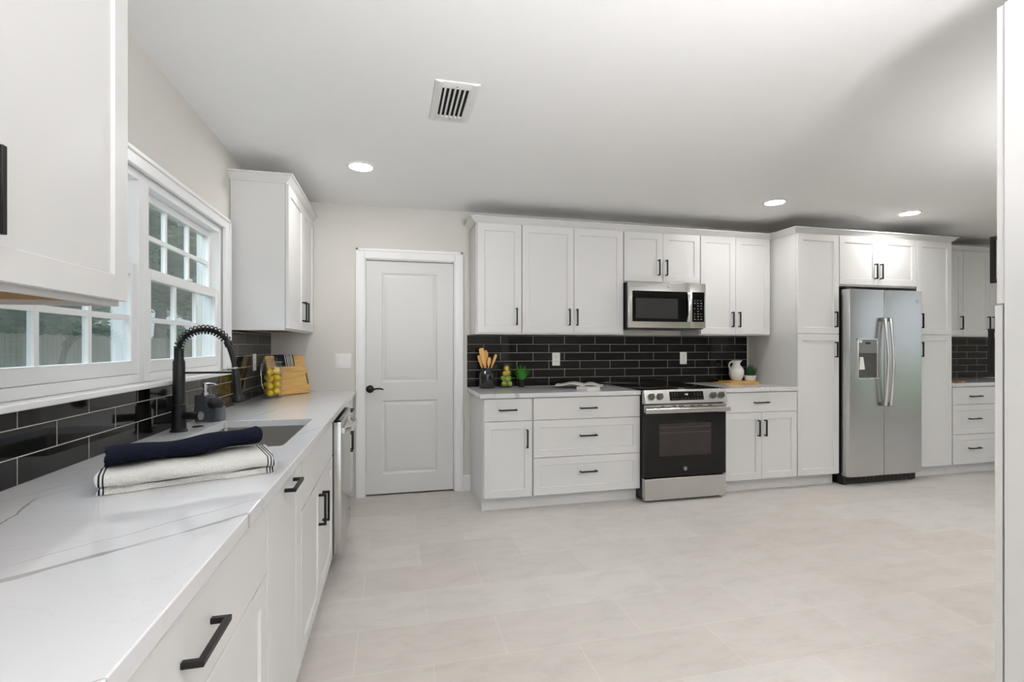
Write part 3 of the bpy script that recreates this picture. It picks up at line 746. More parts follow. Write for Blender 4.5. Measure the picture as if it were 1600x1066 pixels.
# ------------------------------------------------------------------ round badge with script strokes, used on the three appliances
def badge(parent, loc, r=.013, rot=(0, 0, 0), mat='badge'):
    bm = B()
    tube(bm, [(r * math.cos(a), 0, r * math.sin(a)) for a in [2 * math.pi * i / 28 for i in range(28)]], r * .075, 6, closed=True)
    for sx in (-1, 1):                                            # two looping script letters
        pts = []
        for i in range(22):
            a = 2 * math.pi * i / 21 * 1.25 + (0.6 if sx < 0 else 2.2)
            pts.append((sx * r * .30 + math.cos(a) * r * .27, -.0003, math.sin(a) * r * (.52 if i < 16 else .35)))
        tube(bm, pts, r * .06, 5)
    tube(bm, [(-r * .6, -.0003, -r * .55), (0, -.0003, -r * .1), (r * .62, -.0003, r * .5)], r * .05, 5)
    return obj('badge', bm, mat, parent, loc, rot)

# ------------------------------------------------------------------ range
t = thing('range', 'stainless slide-in electric range with a black glass oven door', 'range', (2.9565, 3.63, 0))
W = .758
bm = B(); box(bm, 0, W, .045, .66, .03, .905); box(bm, .03, W - .03, .05, .60, 0, .03); obj('body', bm, 'blackplastic', t, bevel=.002)
bm = B(); box(bm, -.003, W + .003, .030, .688, .9145, .922, bev=.002); obj('cooktop', bm, 'cooktop', t)
bm = B()   # slanted control panel
prism(bm, [(.035, .921), (.012, .921), (-.012, .812), (-.006, .806), (.045, .806), (.045, .915)], 'X', -.002, W + .004)
cp = obj('control_panel', bm, 'steelh', t, bevel=.002)
sl = math.atan2(.024, .109)      # slope of the panel face
def onpanel(x, zz, off=0.0):     # point on the panel face, zz 0..1 from bottom to top
    return (x, -.012 + .024 * zz - off * math.cos(sl), .812 + .109 * zz + off * math.sin(sl))
bm = B(); box(bm, -.157, .157, -.002, .004, -.036, .036); dp = obj('display_glass', bm, 'blackglass', cp, onpanel(.38, .52, .0005), (-sl, 0, 0))
bm = B()
def seg7(bm, x, ch):
    H, T, Wd = .013, .0016, .007
    on = {'1': 'bc', '2': 'abged', '5': 'afgcd', '7': 'abc'}[ch]
    S7 = {'a': (0, Wd, H - T, H), 'd': (0, Wd, 0, T), 'g': (0, Wd, H / 2 - T / 2, H / 2 + T / 2), 'b': (Wd - T, Wd, H / 2, H), 'c': (Wd - T, Wd, 0, H / 2), 'f': (0, T, H / 2, H), 'e': (0, T, 0, H / 2)}
    for s in on: a, b, c, d = S7[s]; box(bm, x + a, x + b, -.0026, -.002, .005 + c, .005 + d)
seg7(bm, -.020, '1'); seg7(bm, -.008, '7'); seg7(bm, .004, '2')
obj('clock_digits', bm, 'display', dp)
bm = B(); rnd = random.Random(3)
for zz in (.018, .002, -.024):
    for x in [-.135, -.112, -.09] + ([] if zz > -.02 else [-.05, -.02, .01, .045]) + [.07, .1, .128]:
        box(bm, x, x + rnd.uniform(.004, .011), -.0026, -.002, zz, zz + .0028)
obj('key_legends', bm, 'legend', dp)
for x in (.058, .133, .630, .705):
    bm = B(); lathe(bm, [(.029, 0), (.028, .005), (.024, .008), (.022, .024), (.019, .027), (0, .027)], n=26); box(bm, -.0045, .0045, -.023, .023, .020, .036)
    bmesh.ops.rotate(bm, verts=bm.verts[:], cent=(0, 0, 0), matrix=Matrix.Rotation(R(90) - sl, 3, 'X')); bmesh.ops.rotate(bm, verts=bm.verts[:], cent=(0, 0, 0), matrix=Matrix.Rotation(R(10), 3, 'Y'))
    obj('knob', bm, 'knobsteel', t, onpanel(x, .50, .0))
bm = B(); box(bm, .002, W - .004, -.001, .0445, .208, .795); od = obj('oven_door', bm, 'blackglass', t, bevel=.003)
bm = B(); box(bm, .128, .612, -.0016, .002, .375, .642); obj('oven_window', bm, 'ovenwin', od, bevel=.002)
for zz in (.610, .566):
    bm = B(); box(bm, .140, .600, -.0021, -.0012, zz, zz + .0035); obj('oven_rack', bm, 'rackgrey', od)
bm = B(); box(bm, -.002, W - .001, -.0015, .012, .738, .798)
obj('door_top_trim', bm, 'steelh', od, bevel=.002)
for x, w_ in ((.145, .03), (.235, .05), (.30, .05), (.41, .05), (.475, .05), (.585, .035)):
    bm = B(); box(bm, x, x + w_, -.0022, .004, .783, .790); obj('vent_slot', bm, 'slot', od)
bm = B(); prism(bm, [(-.040, .733), (-.046, .738), (-.046, .770), (-.040, .776), (-.027, .776), (-.027, .733)], 'X', -.008, W + .008)
for x in (.012, W - .03): box(bm, x, x + .02, -.03, -.001, .742, .768)
obj('oven_handle', bm, 'steelh', od, bevel=.002)
badge(od, (.367, -.0018, .268), .0145, mat='badge')
bm = B(); box(bm, -.002, W - .006, -.004, .0445, .022, .197); obj('storage_drawer', bm, 'steelh', t, bevel=.003)

# ------------------------------------------------------------------ microwave
t = thing('microwave', 'stainless over-the-range microwave with a black window', 'microwave', (2.9575, 3.930, 1.437))
W, H = .756, .405
bm = B(); box(bm, .003, W - .003, .012, .395, .004, H); obj('body', bm, 'blackplastic', t, bevel=.002)
bm = B(); box(bm, 0, .592, -.018, .0115, .004, H, bev=.002); dr = obj('door', bm, 'steelh', t)
bm = B(); prism(bm, rrect(.032, .585, .058, .327, .012, 4), 'Y', -.0192, -.017); dg = obj('door_glass', bm, 'blackglass', dr)
bm = B(); prism(bm, rrect(.064, .475, .086, .262, .006, 3), 'Y', -.0199, -.0185); obj('window_mesh', bm, 'micwin', dg)
bm = B(); tube(bm, [(.578, -.019, .064), (.578, -.030, .085), (.578, -.040, .13), (.578, -.044, .19), (.578, -.040, .26), (.578, -.030, .30), (.578, -.019, .322)], [.010, .0115, .012, .0125, .012, .0115, .010], 12)
for v in bm.verts: v.co.x = .578 + (v.co.x - .578) * 1.3
obj('door_handle', bm, 'steelbright', dr)
bm = B(); box(bm, .594, W, -.018, .0115, .004, H, bev=.002); pn = obj('control_panel', bm, 'steelh', t)
bm = B(); prism(bm, rrect(.618, .742, .060, .327, .006, 3), 'Y', -.0192, -.017); kp = obj('keypad_glass', bm, 'blackglass', pn)
bm = B(); rnd = random.Random(5)
for r_ in range(8):
    for c_ in range(3):
        if r_ in (3, 5) and c_ != 1 and rnd.random() < .3: continue
        x = .638 + c_ * .032 + rnd.uniform(-.002, .002); z = .080 + r_ * .024; box(bm, x, x + rnd.uniform(.008, .015), -.0198, -.0188, z, z + .006)
obj('key_legends', bm, 'legend', kp)
badge(dr, (.385, -.0185, .366), .0135)
bm = B(); box(bm, .0035, W - .0035, .013, .385, -.004, .004); box(bm, .05, .19, .05, .16, -.007, -.004, 1); box(bm, .55, .69, .05, .16, -.007, -.004, 1)
obj('bottom_grille', bm, ['slot', 'steelgrey'], t)

# ------------------------------------------------------------------ refrigerator
FX0, FX1, FS = 4.982, 5.853, 5.392
t = thing('refrigerator', 'stainless side-by-side refrigerator with ice and water dispenser', 'refrigerator', (FX0, 3.62, 0))
W = FX1 - FX0; sx = FS - FX0
bm = B(); box(bm, .006, W - .006, .085, .70, .02, 1.79); obj('case', bm, 'blackplastic', t, bevel=.003)
bm = B(); box(bm, .01, W - .01, .070, .40, .008, .080)
for k in range(16): box(bm, .05 + k * .048, .085 + k * .048, .066, .072, .03, .06)
for x in (.03, W - .07): box(bm, x, x + .04, .080, .13, 0, .01)
obj('base_grille', bm, 'blackplastic', t, bevel=.002)
bm = B(); box(bm, .02, .10, .05, .14, 1.79, 1.822); box(bm, W - .10, W - .02, .05, .14, 1.79, 1.822); obj('hinge_cover', bm, 'blackplastic', t, bevel=.004)
def fdoor(x0, x1, outer):
    """gently bowed stainless door"""
    bm = B(); n = 28; z0, z1 = .088, 1.800
    fr = []
    for i in range(n + 1):
        u = i / n; x = x0 + (x1 - x0) * u; e = abs(2 * u - 1)
        y = .008 * e ** 2.0 + (.020 * max(0, (e - .93) / .07) ** 2 if (u - .5) * outer > 0 else 0)
        fr.append((x, y))
    prism(bm, fr + [(x1, .078), (x0, .078)], 'Z', z0, z1)
    return bm
ld = obj('freezer_door', fdoor(0, sx - .0025, -1), 'steel', t, ang=20, bevel=.002)
rd = obj('fridge_door', fdoor(sx + .0025, W, 1), 'steel', t, ang=20, bevel=.002)
def fhandle(parent, x, s):
    bm = B(); pts = []
    for i in range(17):
        u = i / 16; pts.append((x + s * .010 * math.sin(math.pi * u) * 0 , -.030 - .030 * math.sin(math.pi * u), .735 + .800 * u))
    tube(bm, pts, .0125, 14)
    for v in bm.verts: v.co.x = x + (v.co.x - x) * 1.25
    ho = obj('handle', bm, 'steelbright', parent)
    for zz in (.745, 1.525):
        bm = B(); box(bm, x - .010, x + .010, -.03, .006, zz - .018, zz + .018); obj('handle_mount', bm, 'steelgrey', ho, bevel=.002)
fhandle(ld, sx - .030, -1); fhandle(rd, sx + .030, 1)
# dispenser set into the freezer door
dx0, dx1 = .092, .318
bm = B()
for a, b, c, d in ((dx0, dx0 + .010, .985, 1.350), (dx1 - .010, dx1, .985, 1.350), (dx0, dx1, 1.338, 1.350)): box(bm, a, b, -.010, .012, c, d)
prism(bm, [(-.026, .980), (-.026, .990), (.012, .996), (.012, .978)], 'X', dx0 - .006, dx1 + .006)
ds = obj('dispenser', bm, 'steelbright', ld, bevel=.003)
bm = B(); box(bm, dx0 + .010, dx1 - .010, -.0085, .010, 1.215, 1.338); obj('dispenser_panel', bm, 'steelgrey', ds, bevel=.002)
bm = B(); box(bm, dx0 + .085, dx0 + .140, -.0095, -.0075, 1.297, 1.316); obj('dispenser_display', bm, 'blackglass', ds)
bm = B(); box(bm, dx0 + .016, dx0 + .045, -.0095, -.0075, 1.312, 1.334); obj('dispenser_sticker', bm, 'plate', ds)
bm = B()
for k in range(6): box(bm, dx0 + .025 + k * .030, dx0 + .035 + k * .030, -.0093, -.0080, 1.248, 1.253)
obj('key_legends', bm, 'legend', ds)
bm = B(); box(bm, dx0 + .010, dx1 - .010, -.004, .009, .996, 1.215)
obj('dispenser_well', bm, 'wellshade', ds)
bm = B(); prism(bm, [(dx0 + .014, 1.065), (dx0 + .075, 1.068), (dx0 + .056, 1.180), (dx0 + .022, 1.180)], 'Y', -.012, -.005); obj('ice_paddle', bm, 'plate', ds, bevel=.002)
badge(rd, (W - .068, .0005, 1.704), .0165)

# ------------------------------------------------------------------ dishwasher
t = thing('dishwasher', 'stainless dishwasher between the sink cabinet and the corner cabinet', 'dishwasher', (.690, 2.905, 0), R(90))
W = .600
bm = B(); box(bm, .003, W - .003, .045, .66, .105, .868); box(bm, .01, W - .01, .12, .5, 0, .105); obj('body', bm, 'blackplastic', t)
bm = B(); box(bm, .001, W - .001, 0, .044, .108, .855, bev=.004); dd = obj('door', bm, 'steelh', t)
bm = B(); box(bm, .004, W - .004, .003, .043, .8555, .866); obj('control_strip', bm, 'blackglass', dd)
bm = B(); pts = []
for i in range(13):
    u = i / 12; pts.append((.05 + .5 * u, -.012 - .038 * math.sin(math.pi * u) ** .6, .800))
tube(bm, pts, .012, 12)
for v in bm.verts: v.co.z = .800 + (v.co.z - .800) * 1.5
for x in (.05, .55): box(bm, x - .014, x + .014, -.016, 0, .785, .815)
obj('door_handle', bm, 'steelbright', dd)
bm = B(); box(bm, .51, .54, -.001, .002, .20, .206); obj('badge', bm, 'slot', dd)

# ------------------------------------------------------------------ sink
hx0, hx1, hy0, hy1 = HOLE
t = thing('sink', 'undermount stainless sink in the long white counter', 'sink', ((hx0 + hx1) / 2, (hy0 + hy1) / 2, .66))
cx_, cy_ = t.location.x, t.location.y
bm = B()
def lp(z, ins, r): return [bm.verts.new((x - cx_, y - cy_, z - .66)) for x, y in rrect(hx0 + ins, hx1 - ins, hy0 + ins, hy1 - ins, r, 6)]
rg = [lp(.8785, -.022, .03), lp(.8785, -.002, .02), lp(.874, -.001, .02), lp(.700, .004, .022), lp(.685, .012, .03), lp(.680, .030, .04)]
for a, b in zip(rg, rg[1:]):
    for i in range(len(a)): bm.faces.new((a[i], a[(i + 1) % len(a)], b[(i + 1) % len(b)], b[i]))
bm.faces.new(rg[-1])
obj('basin', bm, 'sink', t, ang=40)
bm = B(); lathe(bm, [(.055, .022), (.052, .024), (.040, .021), (0, .020)], (-.02, .08, 0), 28); obj('drain', bm, 'steelbright', t)

# ------------------------------------------------------------------ faucet
FXB, FYB = .077, 2.395
t = thing('faucet', 'matte black spring-neck kitchen faucet standing behind the sink', 'faucet', (FXB, FYB, .914))
bm = B(); lathe(bm, [(0, 0), (.034, 0), (.034, .006), (.030, .010), (.0285, .012), (.0275, .115), (.0235, .120), (.0232, .300), (.0205, .306), (.0185, .312), (.0185, .358), (0, .358)], n=32); obj('body', bm, 'faucet', t)
# arc from the column top over to the spray head, in the xz plane
arc = [(0, 0, .355)]
N_ = 40; x_end, z_top = .196, .440
for i in range(N_ + 1):
    a = math.pi - (math.pi - R(8)) * i / N_
    arc.append((.098 + .098 * math.cos(a), 0, .352 + .088 * math.sin(a)))
arc += [(.204, 0, .335), (.213, 0, .300), (.218, 0, .270)]
bm = B(); tube(bm, arc[:-3], .0095, 12); obj('neck', bm, 'faucet', t)
# coil of the spring, loose turns around the neck
def along(pts, s):
    acc = 0; P = [Vector(q) for q in pts]
    for a, b in zip(P, P[1:]):
        l = (b - a).length
        if acc + l >= s: return a + (b - a) * ((s - acc) / l), (b - a).normalized()
        acc += l
    return P[-1], (P[-1] - P[-2]).normalized()
tot = sum((Vector(b) - Vector(a)).length for a, b in zip(arc[:-6], arc[1:-5]))
bm = B(); cp_ = []; turns = 17; steps = turns * 14
for i in range(steps + 1):
    s = .002 + (tot - .02) * i / steps; c_, d_ = along(arc[:-5], s); side = Vector((0, 1, 0)); up = side.cross(d_).normalized()
    a = 2 * math.pi * turns * i / steps; rr = .0185
    cp_.append(c_ + side * math.cos(a) * rr + up * math.sin(a) * rr)
tube(bm, cp_, .0026, 6); obj('spring', bm, 'faucet', t)
bm = B(); c_, d_ = along(arc, tot); tube(bm, [c_ - d_ * .012, c_ + d_ * .012], .016, 18); tube(bm, arc[-9:], .0105, 12); obj('hose', bm, 'faucet', t)
bm = B(); hp = Vector(arc[-1])
for (a0, r0) in [(0, 0)]: pass
ax = Vector((.10, 0, -1)).normalized()
seq = [(0, .012), (.006, .0145), (.05, .0165), (.105, .0175), (.118, .018), (.128, .0235), (.138, .026), (.147, .026), (.150, .023)]
tube(bm, [hp + ax * s for s, r_ in seq], [r_ for s, r_ in seq], 22); sh = obj('spray_head', bm, 'faucet', t)
bm = B(); tube(bm, [hp + ax * .152, hp + ax * .158], [.021, .019], 18); obj('nozzle', bm, 'steelgrey', sh)
bm = B(); tube(bm, [hp - ax * .004, hp + ax * .004], .0125, 18); obj('collar', bm, 'steelbright', sh)
bm = B(); tube(bm, [(.018, 0, .252), (.212, 0, .252)], .0048, 10); obj('support_arm', bm, 'faucet', t)
bm = B(); tube(bm, [(.018, 0, .068), (.030, -.01, .068), (.085, -.028, .068)], [.0165, .0165, .0165], 18); tube(bm, [(.085, -.028, .068), (.094, -.031, .068)], [.0205, .0205], 22); lv = obj('lever_handle', bm, 'faucet', t)
bm = B(); tube(bm, [(.094, -.031, .068), (.0955, -.0315, .068)], [.018, .018], 22); obj('lever_cap', bm, 'steelgrey', lv)

bm = B(); lathe(bm, [(0, .004), (.019, .004), (.023, .002), (.0235, 0), (0, 0)], n=28)
tag(obj('sink_hole_cover', bm, 'faucet', loc=(.108, 2.515, .9142)), 'small flat black round hole cover on the counter beside the faucet', 'hole cover')

# ------------------------------------------------------------------ soap dispenser caddy with scrubber
t = thing('soap_dispenser', 'slate grey ceramic soap dispenser with silver pump and scrubber shelf', 'soap dispenser', (.092, 2.70, .914), R(-12))
bm = B()
prism(bm, rrect(-.052, .066, -.040, .040, .014, 5), 'Z', 0, .072); prism(bm, rrect(-.052, .018, -.040, .040, .016, 5), 'Z', .070, .128)
bmesh.ops.bevel(bm, geom=[e for e in bm.edges if abs(e.verts[0].co.z - e.verts[1].co.z) < 1e-5 and e.verts[0].co.z in (.0,) or e.verts[0].co.z > .12 and e.verts[1].co.z > .12], offset=.007, segments=3, affect='EDGES')
obj('body', bm, 'greyceramic', t, ang=40)
bm = B(); lathe(bm, [(0, .127), (.015, .127), (.015, .137), (.008, .140), (.008, .158), (.0105, .160), (.0105, .186), (0, .187)], (-.018, 0, 0), 20)
tube(bm, [(-.018, 0, .181), (.008, 0, .183), (.030, 0, .180), (.036, 0, .175)], [.0055, .005, .0042, .0038], 10); obj('pump', bm, 'steelbright', t)
bm = B(); lathe(bm, [(0, -.030), (.020, -.026), (.032, -.013), (.036, 0), (.032, .013), (.020, .026), (0, .030)], n=24)
tag(obj('scrubber', bm, 'sponge', loc=(.130, 2.676, 1.000)), 'round black dish scrubber resting on the grey soap dispenser', 'scrubber')

# ------------------------------------------------------------------ towels
def ribbon(bm, prof, x0, x1, th, n=46, wob=.0025, seed=0, bend=None):
    """cloth: polyline profile (y,z) of the fold, thickened, extruded along x with a little wander"""
    rnd = random.Random(seed); ph = [rnd.uniform(0, 6.28) for _ in range(8)]
    P = []
    for i, q in enumerate(prof):                      # thicken
        a = Vector(prof[max(0, i - 1)]); b = Vector(prof[min(len(prof) - 1, i + 1)]); d = (b - a).normalized(); nn = Vector((-d.y, d.x))
        P.append((Vector(q) + nn * th / 2, Vector(q) - nn * th / 2))
    loop = [p[0] for p in P] + [p[1] for p in P[::-1]]
    rings = []
    for k in range(n + 1):
        u = k / n; x = x0 + (x1 - x0) * u; ring = []
        for j, q in enumerate(loop):
            wy = wob * (math.sin(9 * u + ph[0] + j * .05) + .6 * math.sin(21 * u + ph[1] + j * .11)); wz = wob * .5 * (math.sin(13 * u + ph[2] + j * .09))
            wx = wob * 1.6 * math.sin(j * .37 + ph[3]) * (1 if k in (0, n) else .3)
            y, z = q.x + wy, max(.0004, q.y + wz * min(1, q.y / .01))
            if bend: y, z = bend(u, y, z)
            ring.append(bm.verts.new((x + wx, y, z)))
        rings.append(ring)
    m = len(loop)
    for a, b in zip(rings, rings[1:]):
        for j in range(m): bm.faces.new((a[j], a[(j + 1) % m], b[(j + 1) % m], b[j]))
    h = m // 2
    for r_, fl in ((rings[0], False), (rings[-1], True)):
        for j in range(h - 1):
            q = (r_[j], r_[j + 1], r_[m - 2 - j], r_[m - 1 - j]); bm.faces.new(q if fl else q[::-1])
def zig(y0, y1, zs, r=None, n=7):
    """zig-zag fold profile: layers at heights zs between y0 and y1"""
    out = []; fw = True
    for i, z in enumerate(zs):
        a, b = (y0, y1) if fw else (y1, y0)
        for k in range(9): out.append((a + (b - a) * k / 8, z))
        if i < len(zs) - 1:
            z2 = zs[i + 1]; s = 1 if fw else -1; rr = (z2 - z) / 2
            for k in range(1, n): an = math.pi * k / n; out.append((b + s * rr * math.sin(an) * 1.1, z + rr - rr * math.cos(an)))
        fw = not fw
    return out
bm = B(); ribbon(bm, zig(-.098, .098, [.0085, .026, .0425]), -.197, .200, .0155, wob=.0035, seed=2)
wt = obj('folded_towel', bm, 'whitetowel', loc=(.415, 1.575, .9143), rot=(0, 0, R(22)), ang=60)
tag(wt, 'folded white towel with dark stripe ends lying on the counter', 'towel')
def navybend(u, y, z): return y * (1.12 - .22 * u) + .010 * math.sin(u * 3.1) + .05 * (u ** 3) * 0.6 + .003 * math.sin(u * 17 + z * 60), z * (.92 + .12 * u) + .016 * max(0, u - .55) ** 1.2 * 2 + .0025 * math.sin(u * 11 + y * 40)
sp_ = []
for i in range(60):
    a = i / 59 * 2 * math.pi * 1.9; rr = .010 + .0014 * 1.9 * a; sp_.append((rr * 1.5 * math.cos(a), .031 + rr * .58 * math.sin(a)))
bm = B(); ribbon(bm, sp_, -.185, .185, .009, wob=.0025, seed=5, bend=navybend)
nt_ = obj('rolled_towel', bm, 'navytowel', loc=(.402, 1.598, .9630), rot=(0, 0, R(25)), ang=60)
tag(nt_, 'rolled navy blue towel on top of the white towel', 'towel')

# ------------------------------------------------------------------ fruit
def lemon_mesh(name, mat, r, tip):
    bm = B(); pr = []
    for i in range(15):
        a = math.pi * i / 14; z = -math.cos(a); rr = math.sin(a); k = 1 + tip * abs(z) ** 7
        pr.append((0 if i in (0, 14) else r * rr * (1 - .05 * abs(z)), r * 1.12 * z * k))
    lathe(bm, pr, n=18); return mesh_of(bm, name, mat, 60)
LEM = lemon_mesh('lemon', 'lemon', .0285, .22); LIM = lemon_mesh('lime', 'lime', .0235, .08); LEMS = lemon_mesh('lemon', 'lemon', .0225, .2); LEMM = lemon_mesh('lemon', 'lemon', .0235, .15)
def fruit(me, name, label, cat, p, rot, group): tag(link(name, me, None, p, rot), label, cat, group)

# tall square storage jar of lemons in the window corner
JX, JY, JR = .146, 3.745, R(32)
t = thing('glass_jar', 'tall clear jar full of lemons in front of the cutting boards', 'jar', (JX, JY, .914), JR)
bm = B()
out = rrect(-.055, .055, -.055, .055, .014, 4); inn = rrect(-.0515, .0515, -.0515, .0515, .011, 4)
def lj(pts, z): return [bm.verts.new((*q, z)) for q in pts]
sc_ = lambda pts, k: [(x * k, y * k) for x, y in pts]
rg = [lj(out, 0), lj(out, .225), lj(sc_(out, .88), .245), lj(sc_(out, .88), .262), lj(sc_(inn, .88), .262), lj(sc_(inn, .88), .245), lj(inn, .225), lj(inn, .006)]
for a, b in zip(rg, rg[1:]):
    for i in range(len(a)): bm.faces.new((a[i], a[(i + 1) % len(a)], b[(i + 1) % len(b)], b[i]))
bm.faces.new(rg[0][::-1]); bm.faces.new(rg[-1]); obj('glass_body', bm, 'jar', t, ang=40)
bm = B(); prism(bm, rrect(-.047, .047, -.047, .047, .012, 4), 'Z', .264, .276); obj('lid', bm, 'jar', t)
bm = B(); tube(bm, [(-.052, -.05, .255), (0, -.056, .257), (.052, -.05, .255)], .0016, 6); tube(bm, [(-.012, -.055, .256), (-.012, -.058, .285), (.012, -.058, .285), (.012, -.055, .256)], .0016, 6)
tube(bm, [(-.050, .045, .255), (-.066, .02, .235), (-.072, 0, .17), (-.066, 0, .10), (-.056, 0, .07)], .0028, 8); obj('wire_clasp', bm, 'steelbright', t)
rnd = random.Random(11)
cj, sj = math.cos(JR), math.sin(JR)
k = 0
for lvl in range(4):
    for q, (lx, ly) in enumerate([(-.0205, -.0205), (.0205, .019), (.021, -.021), (-.020, .020)][:(4 if lvl < 3 else 3)]):
        dz = .0 if q < 2 else .020
        z = .914 + .040 + lvl * .0485 + dz * .5
        fruit(LEM if False else LEMS, 'lemon', 'lemon inside the tall jar by the cutting boards', 'lemon', (JX + cj * lx - sj * ly, JY + sj * lx + cj * ly, z), (rnd.uniform(0, 3), rnd.uniform(0, 3), rnd.uniform(0, 3)), 'lemons in the tall jar')

# cutting boards leaning in the corner, striped cloth over the rear one
BDIR = Vector((.58, .815, 0)).normalized(); BANG = math.atan2(BDIR.y, BDIR.x)
def board(label, base, lean, L_, H_, th, hx):
    t = thing('cutting_board', label, 'cutting board', base, rot=None)
    t.rotation_mode = 'XYZ'; t.rotation_euler = Matrix.Rotation(BANG, 3, 'Z').__matmul__(Matrix.Rotation(R(-lean), 3, 'X')).to_euler()
    bm = B(); prism(bm, rrect(-L_, 0, 0, H_, .016, 5), 'Y', 0, th); obj('board', bm, 'bamboo', t, bevel=.003)
    bm = B(); prism(bm, rrect(-.022, -.010, H_ * .32, H_ * .72, .005, 4), 'Y', -.0006, th + .0006); obj('handle_slot', bm, 'slot', t)
    return t
base = Vector((.347, 4.121, .919))
nrm = Vector((BDIR.y, -BDIR.x, 0))      # faces the room
board('low wide bamboo cutting board leaning in front of the taller one', base + nrm * .0, 14, .315, .216, .018, 0)
board('taller bamboo cutting board with the striped cloth over it', base - nrm * .030 + BDIR * .02, 14, .365, .300, .018, 0)
bm = B()
ln = R(14); off = .030
pr = []
Hb = .300
bl = base - nrm * .030 + BDIR * .02
fy = -.0035; by_ = .0215
pr = [(fy, .205), (fy, .24), (fy, .28), (fy, .296), (fy + .004, .3045), (.009, .3065), (by_ - .004, .3045), (by_, .296), (by_, .27), (by_, .22)]
rg = []
for i in range(19):
    u = i / 18; x = -.285 + .175 * u; wv = .0012 * math.sin(u * 40)
    for_ring = []
    P = []
    for j, q in enumerate(pr):
        a = Vector(pr[max(0, j - 1)]); b = Vector(pr[min(len(pr) - 1, j + 1)]); d = (b - a).normalized(); nn = Vector((-d.y, d.x)); P.append((Vector(q) + nn * .0016, Vector(q) - nn * .0016))
    loop = [p_[0] for p_ in P] + [p_[1] for p_ in P[::-1]]
    rg.append([bm.verts.new((x - (-.19), q.x + wv * (1 if q.x > .009 else -1), q.y)) for q in loop])
m_ = len(rg[0])
for a, b in zip(rg, rg[1:]):
    for j in range(m_): bm.faces.new((a[j], a[(j + 1) % m_], b[(j + 1) % m_], b[j]))
for r_ in (rg[0], rg[-1]):
    for j in range(m_ // 2 - 1): bm.faces.new((r_[j], r_[j + 1], r_[m_ - 2 - j], r_[m_ - 1 - j]))
rotm = Matrix.Rotation(BANG, 3, 'Z') @ Matrix.Rotation(R(-14), 3, 'X')
clo = obj('striped_cloth', bm, 'stripecloth', loc=bl + rotm @ Vector((-.19, 0, 0)), ang=60); clo.rotation_euler = rotm.to_euler()
tag(clo, 'black and white striped cloth draped over the taller cutting board', 'cloth')

# ------------------------------------------------------------------ back counter things
CXk, CYk = 1.765, 4.215
t = thing('utensil_crock', 'black glazed crock holding wooden utensils', 'crock', (CXk, CYk, .914))
bm = B(); lathe(bm, [(0, 0), (.066, 0), (.071, .006), (.071, .115), (.066, .135), (.052, .150), (.050, .160), (.056, .172), (.056, .178), (.050, .178), (.045, .160), (.060, .120), (.062, .012), (0, .012)], n=36); obj('body', bm, 'blackceramic', t, ang=50)
def utensil(name, label, p0, p1, head, hl, hw, th=.006):
    """flat-headed wooden tool: stick p0->p1 with a head of half width hw over length hl at its end"""
    bm = B(); p0, p1 = Vector(p0), Vector(p1); d = (p1 - p0).normalized(); u = Vector((d.z, 0, -d.x)).normalized(); v = d.cross(u)
    Lh = (p1 - p0).length; st = []
    for s, wd, tk in head(Lh, hl, hw, th): st.append((p0 + d * s, wd, tk))
    rings = []
    for c, wd, tk in st: rings.append([bm.verts.new(c + u * wd * math.cos(2 * math.pi * j / 14) + v * tk * math.sin(2 * math.pi * j / 14)) for j in range(14)])
    for a, b in zip(rings, rings[1:]):
        for j in range(14): bm.faces.new((a[j], a[(j + 1) % 14], b[(j + 1) % 14], b[j]))
    bm.faces.new(rings[0][::-1]); bm.faces.new(rings[-1])
    return tag(obj(name, bm, 'woodutensil', ang=60), label, 'utensil')
def spat(L_, hl, hw, th): return [(0, .005, .005), (L_ - hl, .007, .005), (L_ - hl * .8, hw * .75, th * .6), (L_ - hl * .3, hw, th * .5), (L_ - .006, hw * .85, th * .4), (L_, hw * .4, th * .3)]
def spoon(L_, hl, hw, th): return [(0, .005, .005), (L_ - hl, .006, .005), (L_ - hl * .85, hw * .55, th * .8), (L_ - hl * .5, hw, th), (L_ - hl * .18, hw * .8, th * .8), (L_, hw * .25, th * .4)]
zb = .93
utensil('wooden_spatula', 'broad pale wooden spatula in the crock, tallest of the utensils', (CXk + .025, CYk, zb), (CXk - .055, CYk - .01, 1.262), spat, .17, .024)
utensil('wooden_spatula', 'narrow wooden spatula leaning lowest at the crock left side', (CXk + .012, CYk + .02, zb), (CXk - .075, CYk + .01, 1.20), spat, .12, .013)
utensil('wooden_spoon', 'wooden spoon with a notched waist in the middle of the crock', (CXk - .03, CYk + .015, zb), (CXk - .008, CYk + .012, 1.245), spoon, .11, .025)
utensil('wooden_spoon', 'short wooden spoon behind the notched spoon in the crock', (CXk - .012, CYk - .02, zb), (CXk + .022, CYk - .01, 1.185), spoon, .09, .018)
utensil('wooden_spoon', 'thin wooden spoon handle leaning out of the crock toward the lemons', (CXk - .02, CYk + .005, zb), (CXk + .082, CYk + .005, 1.208), spat, .11, .013)

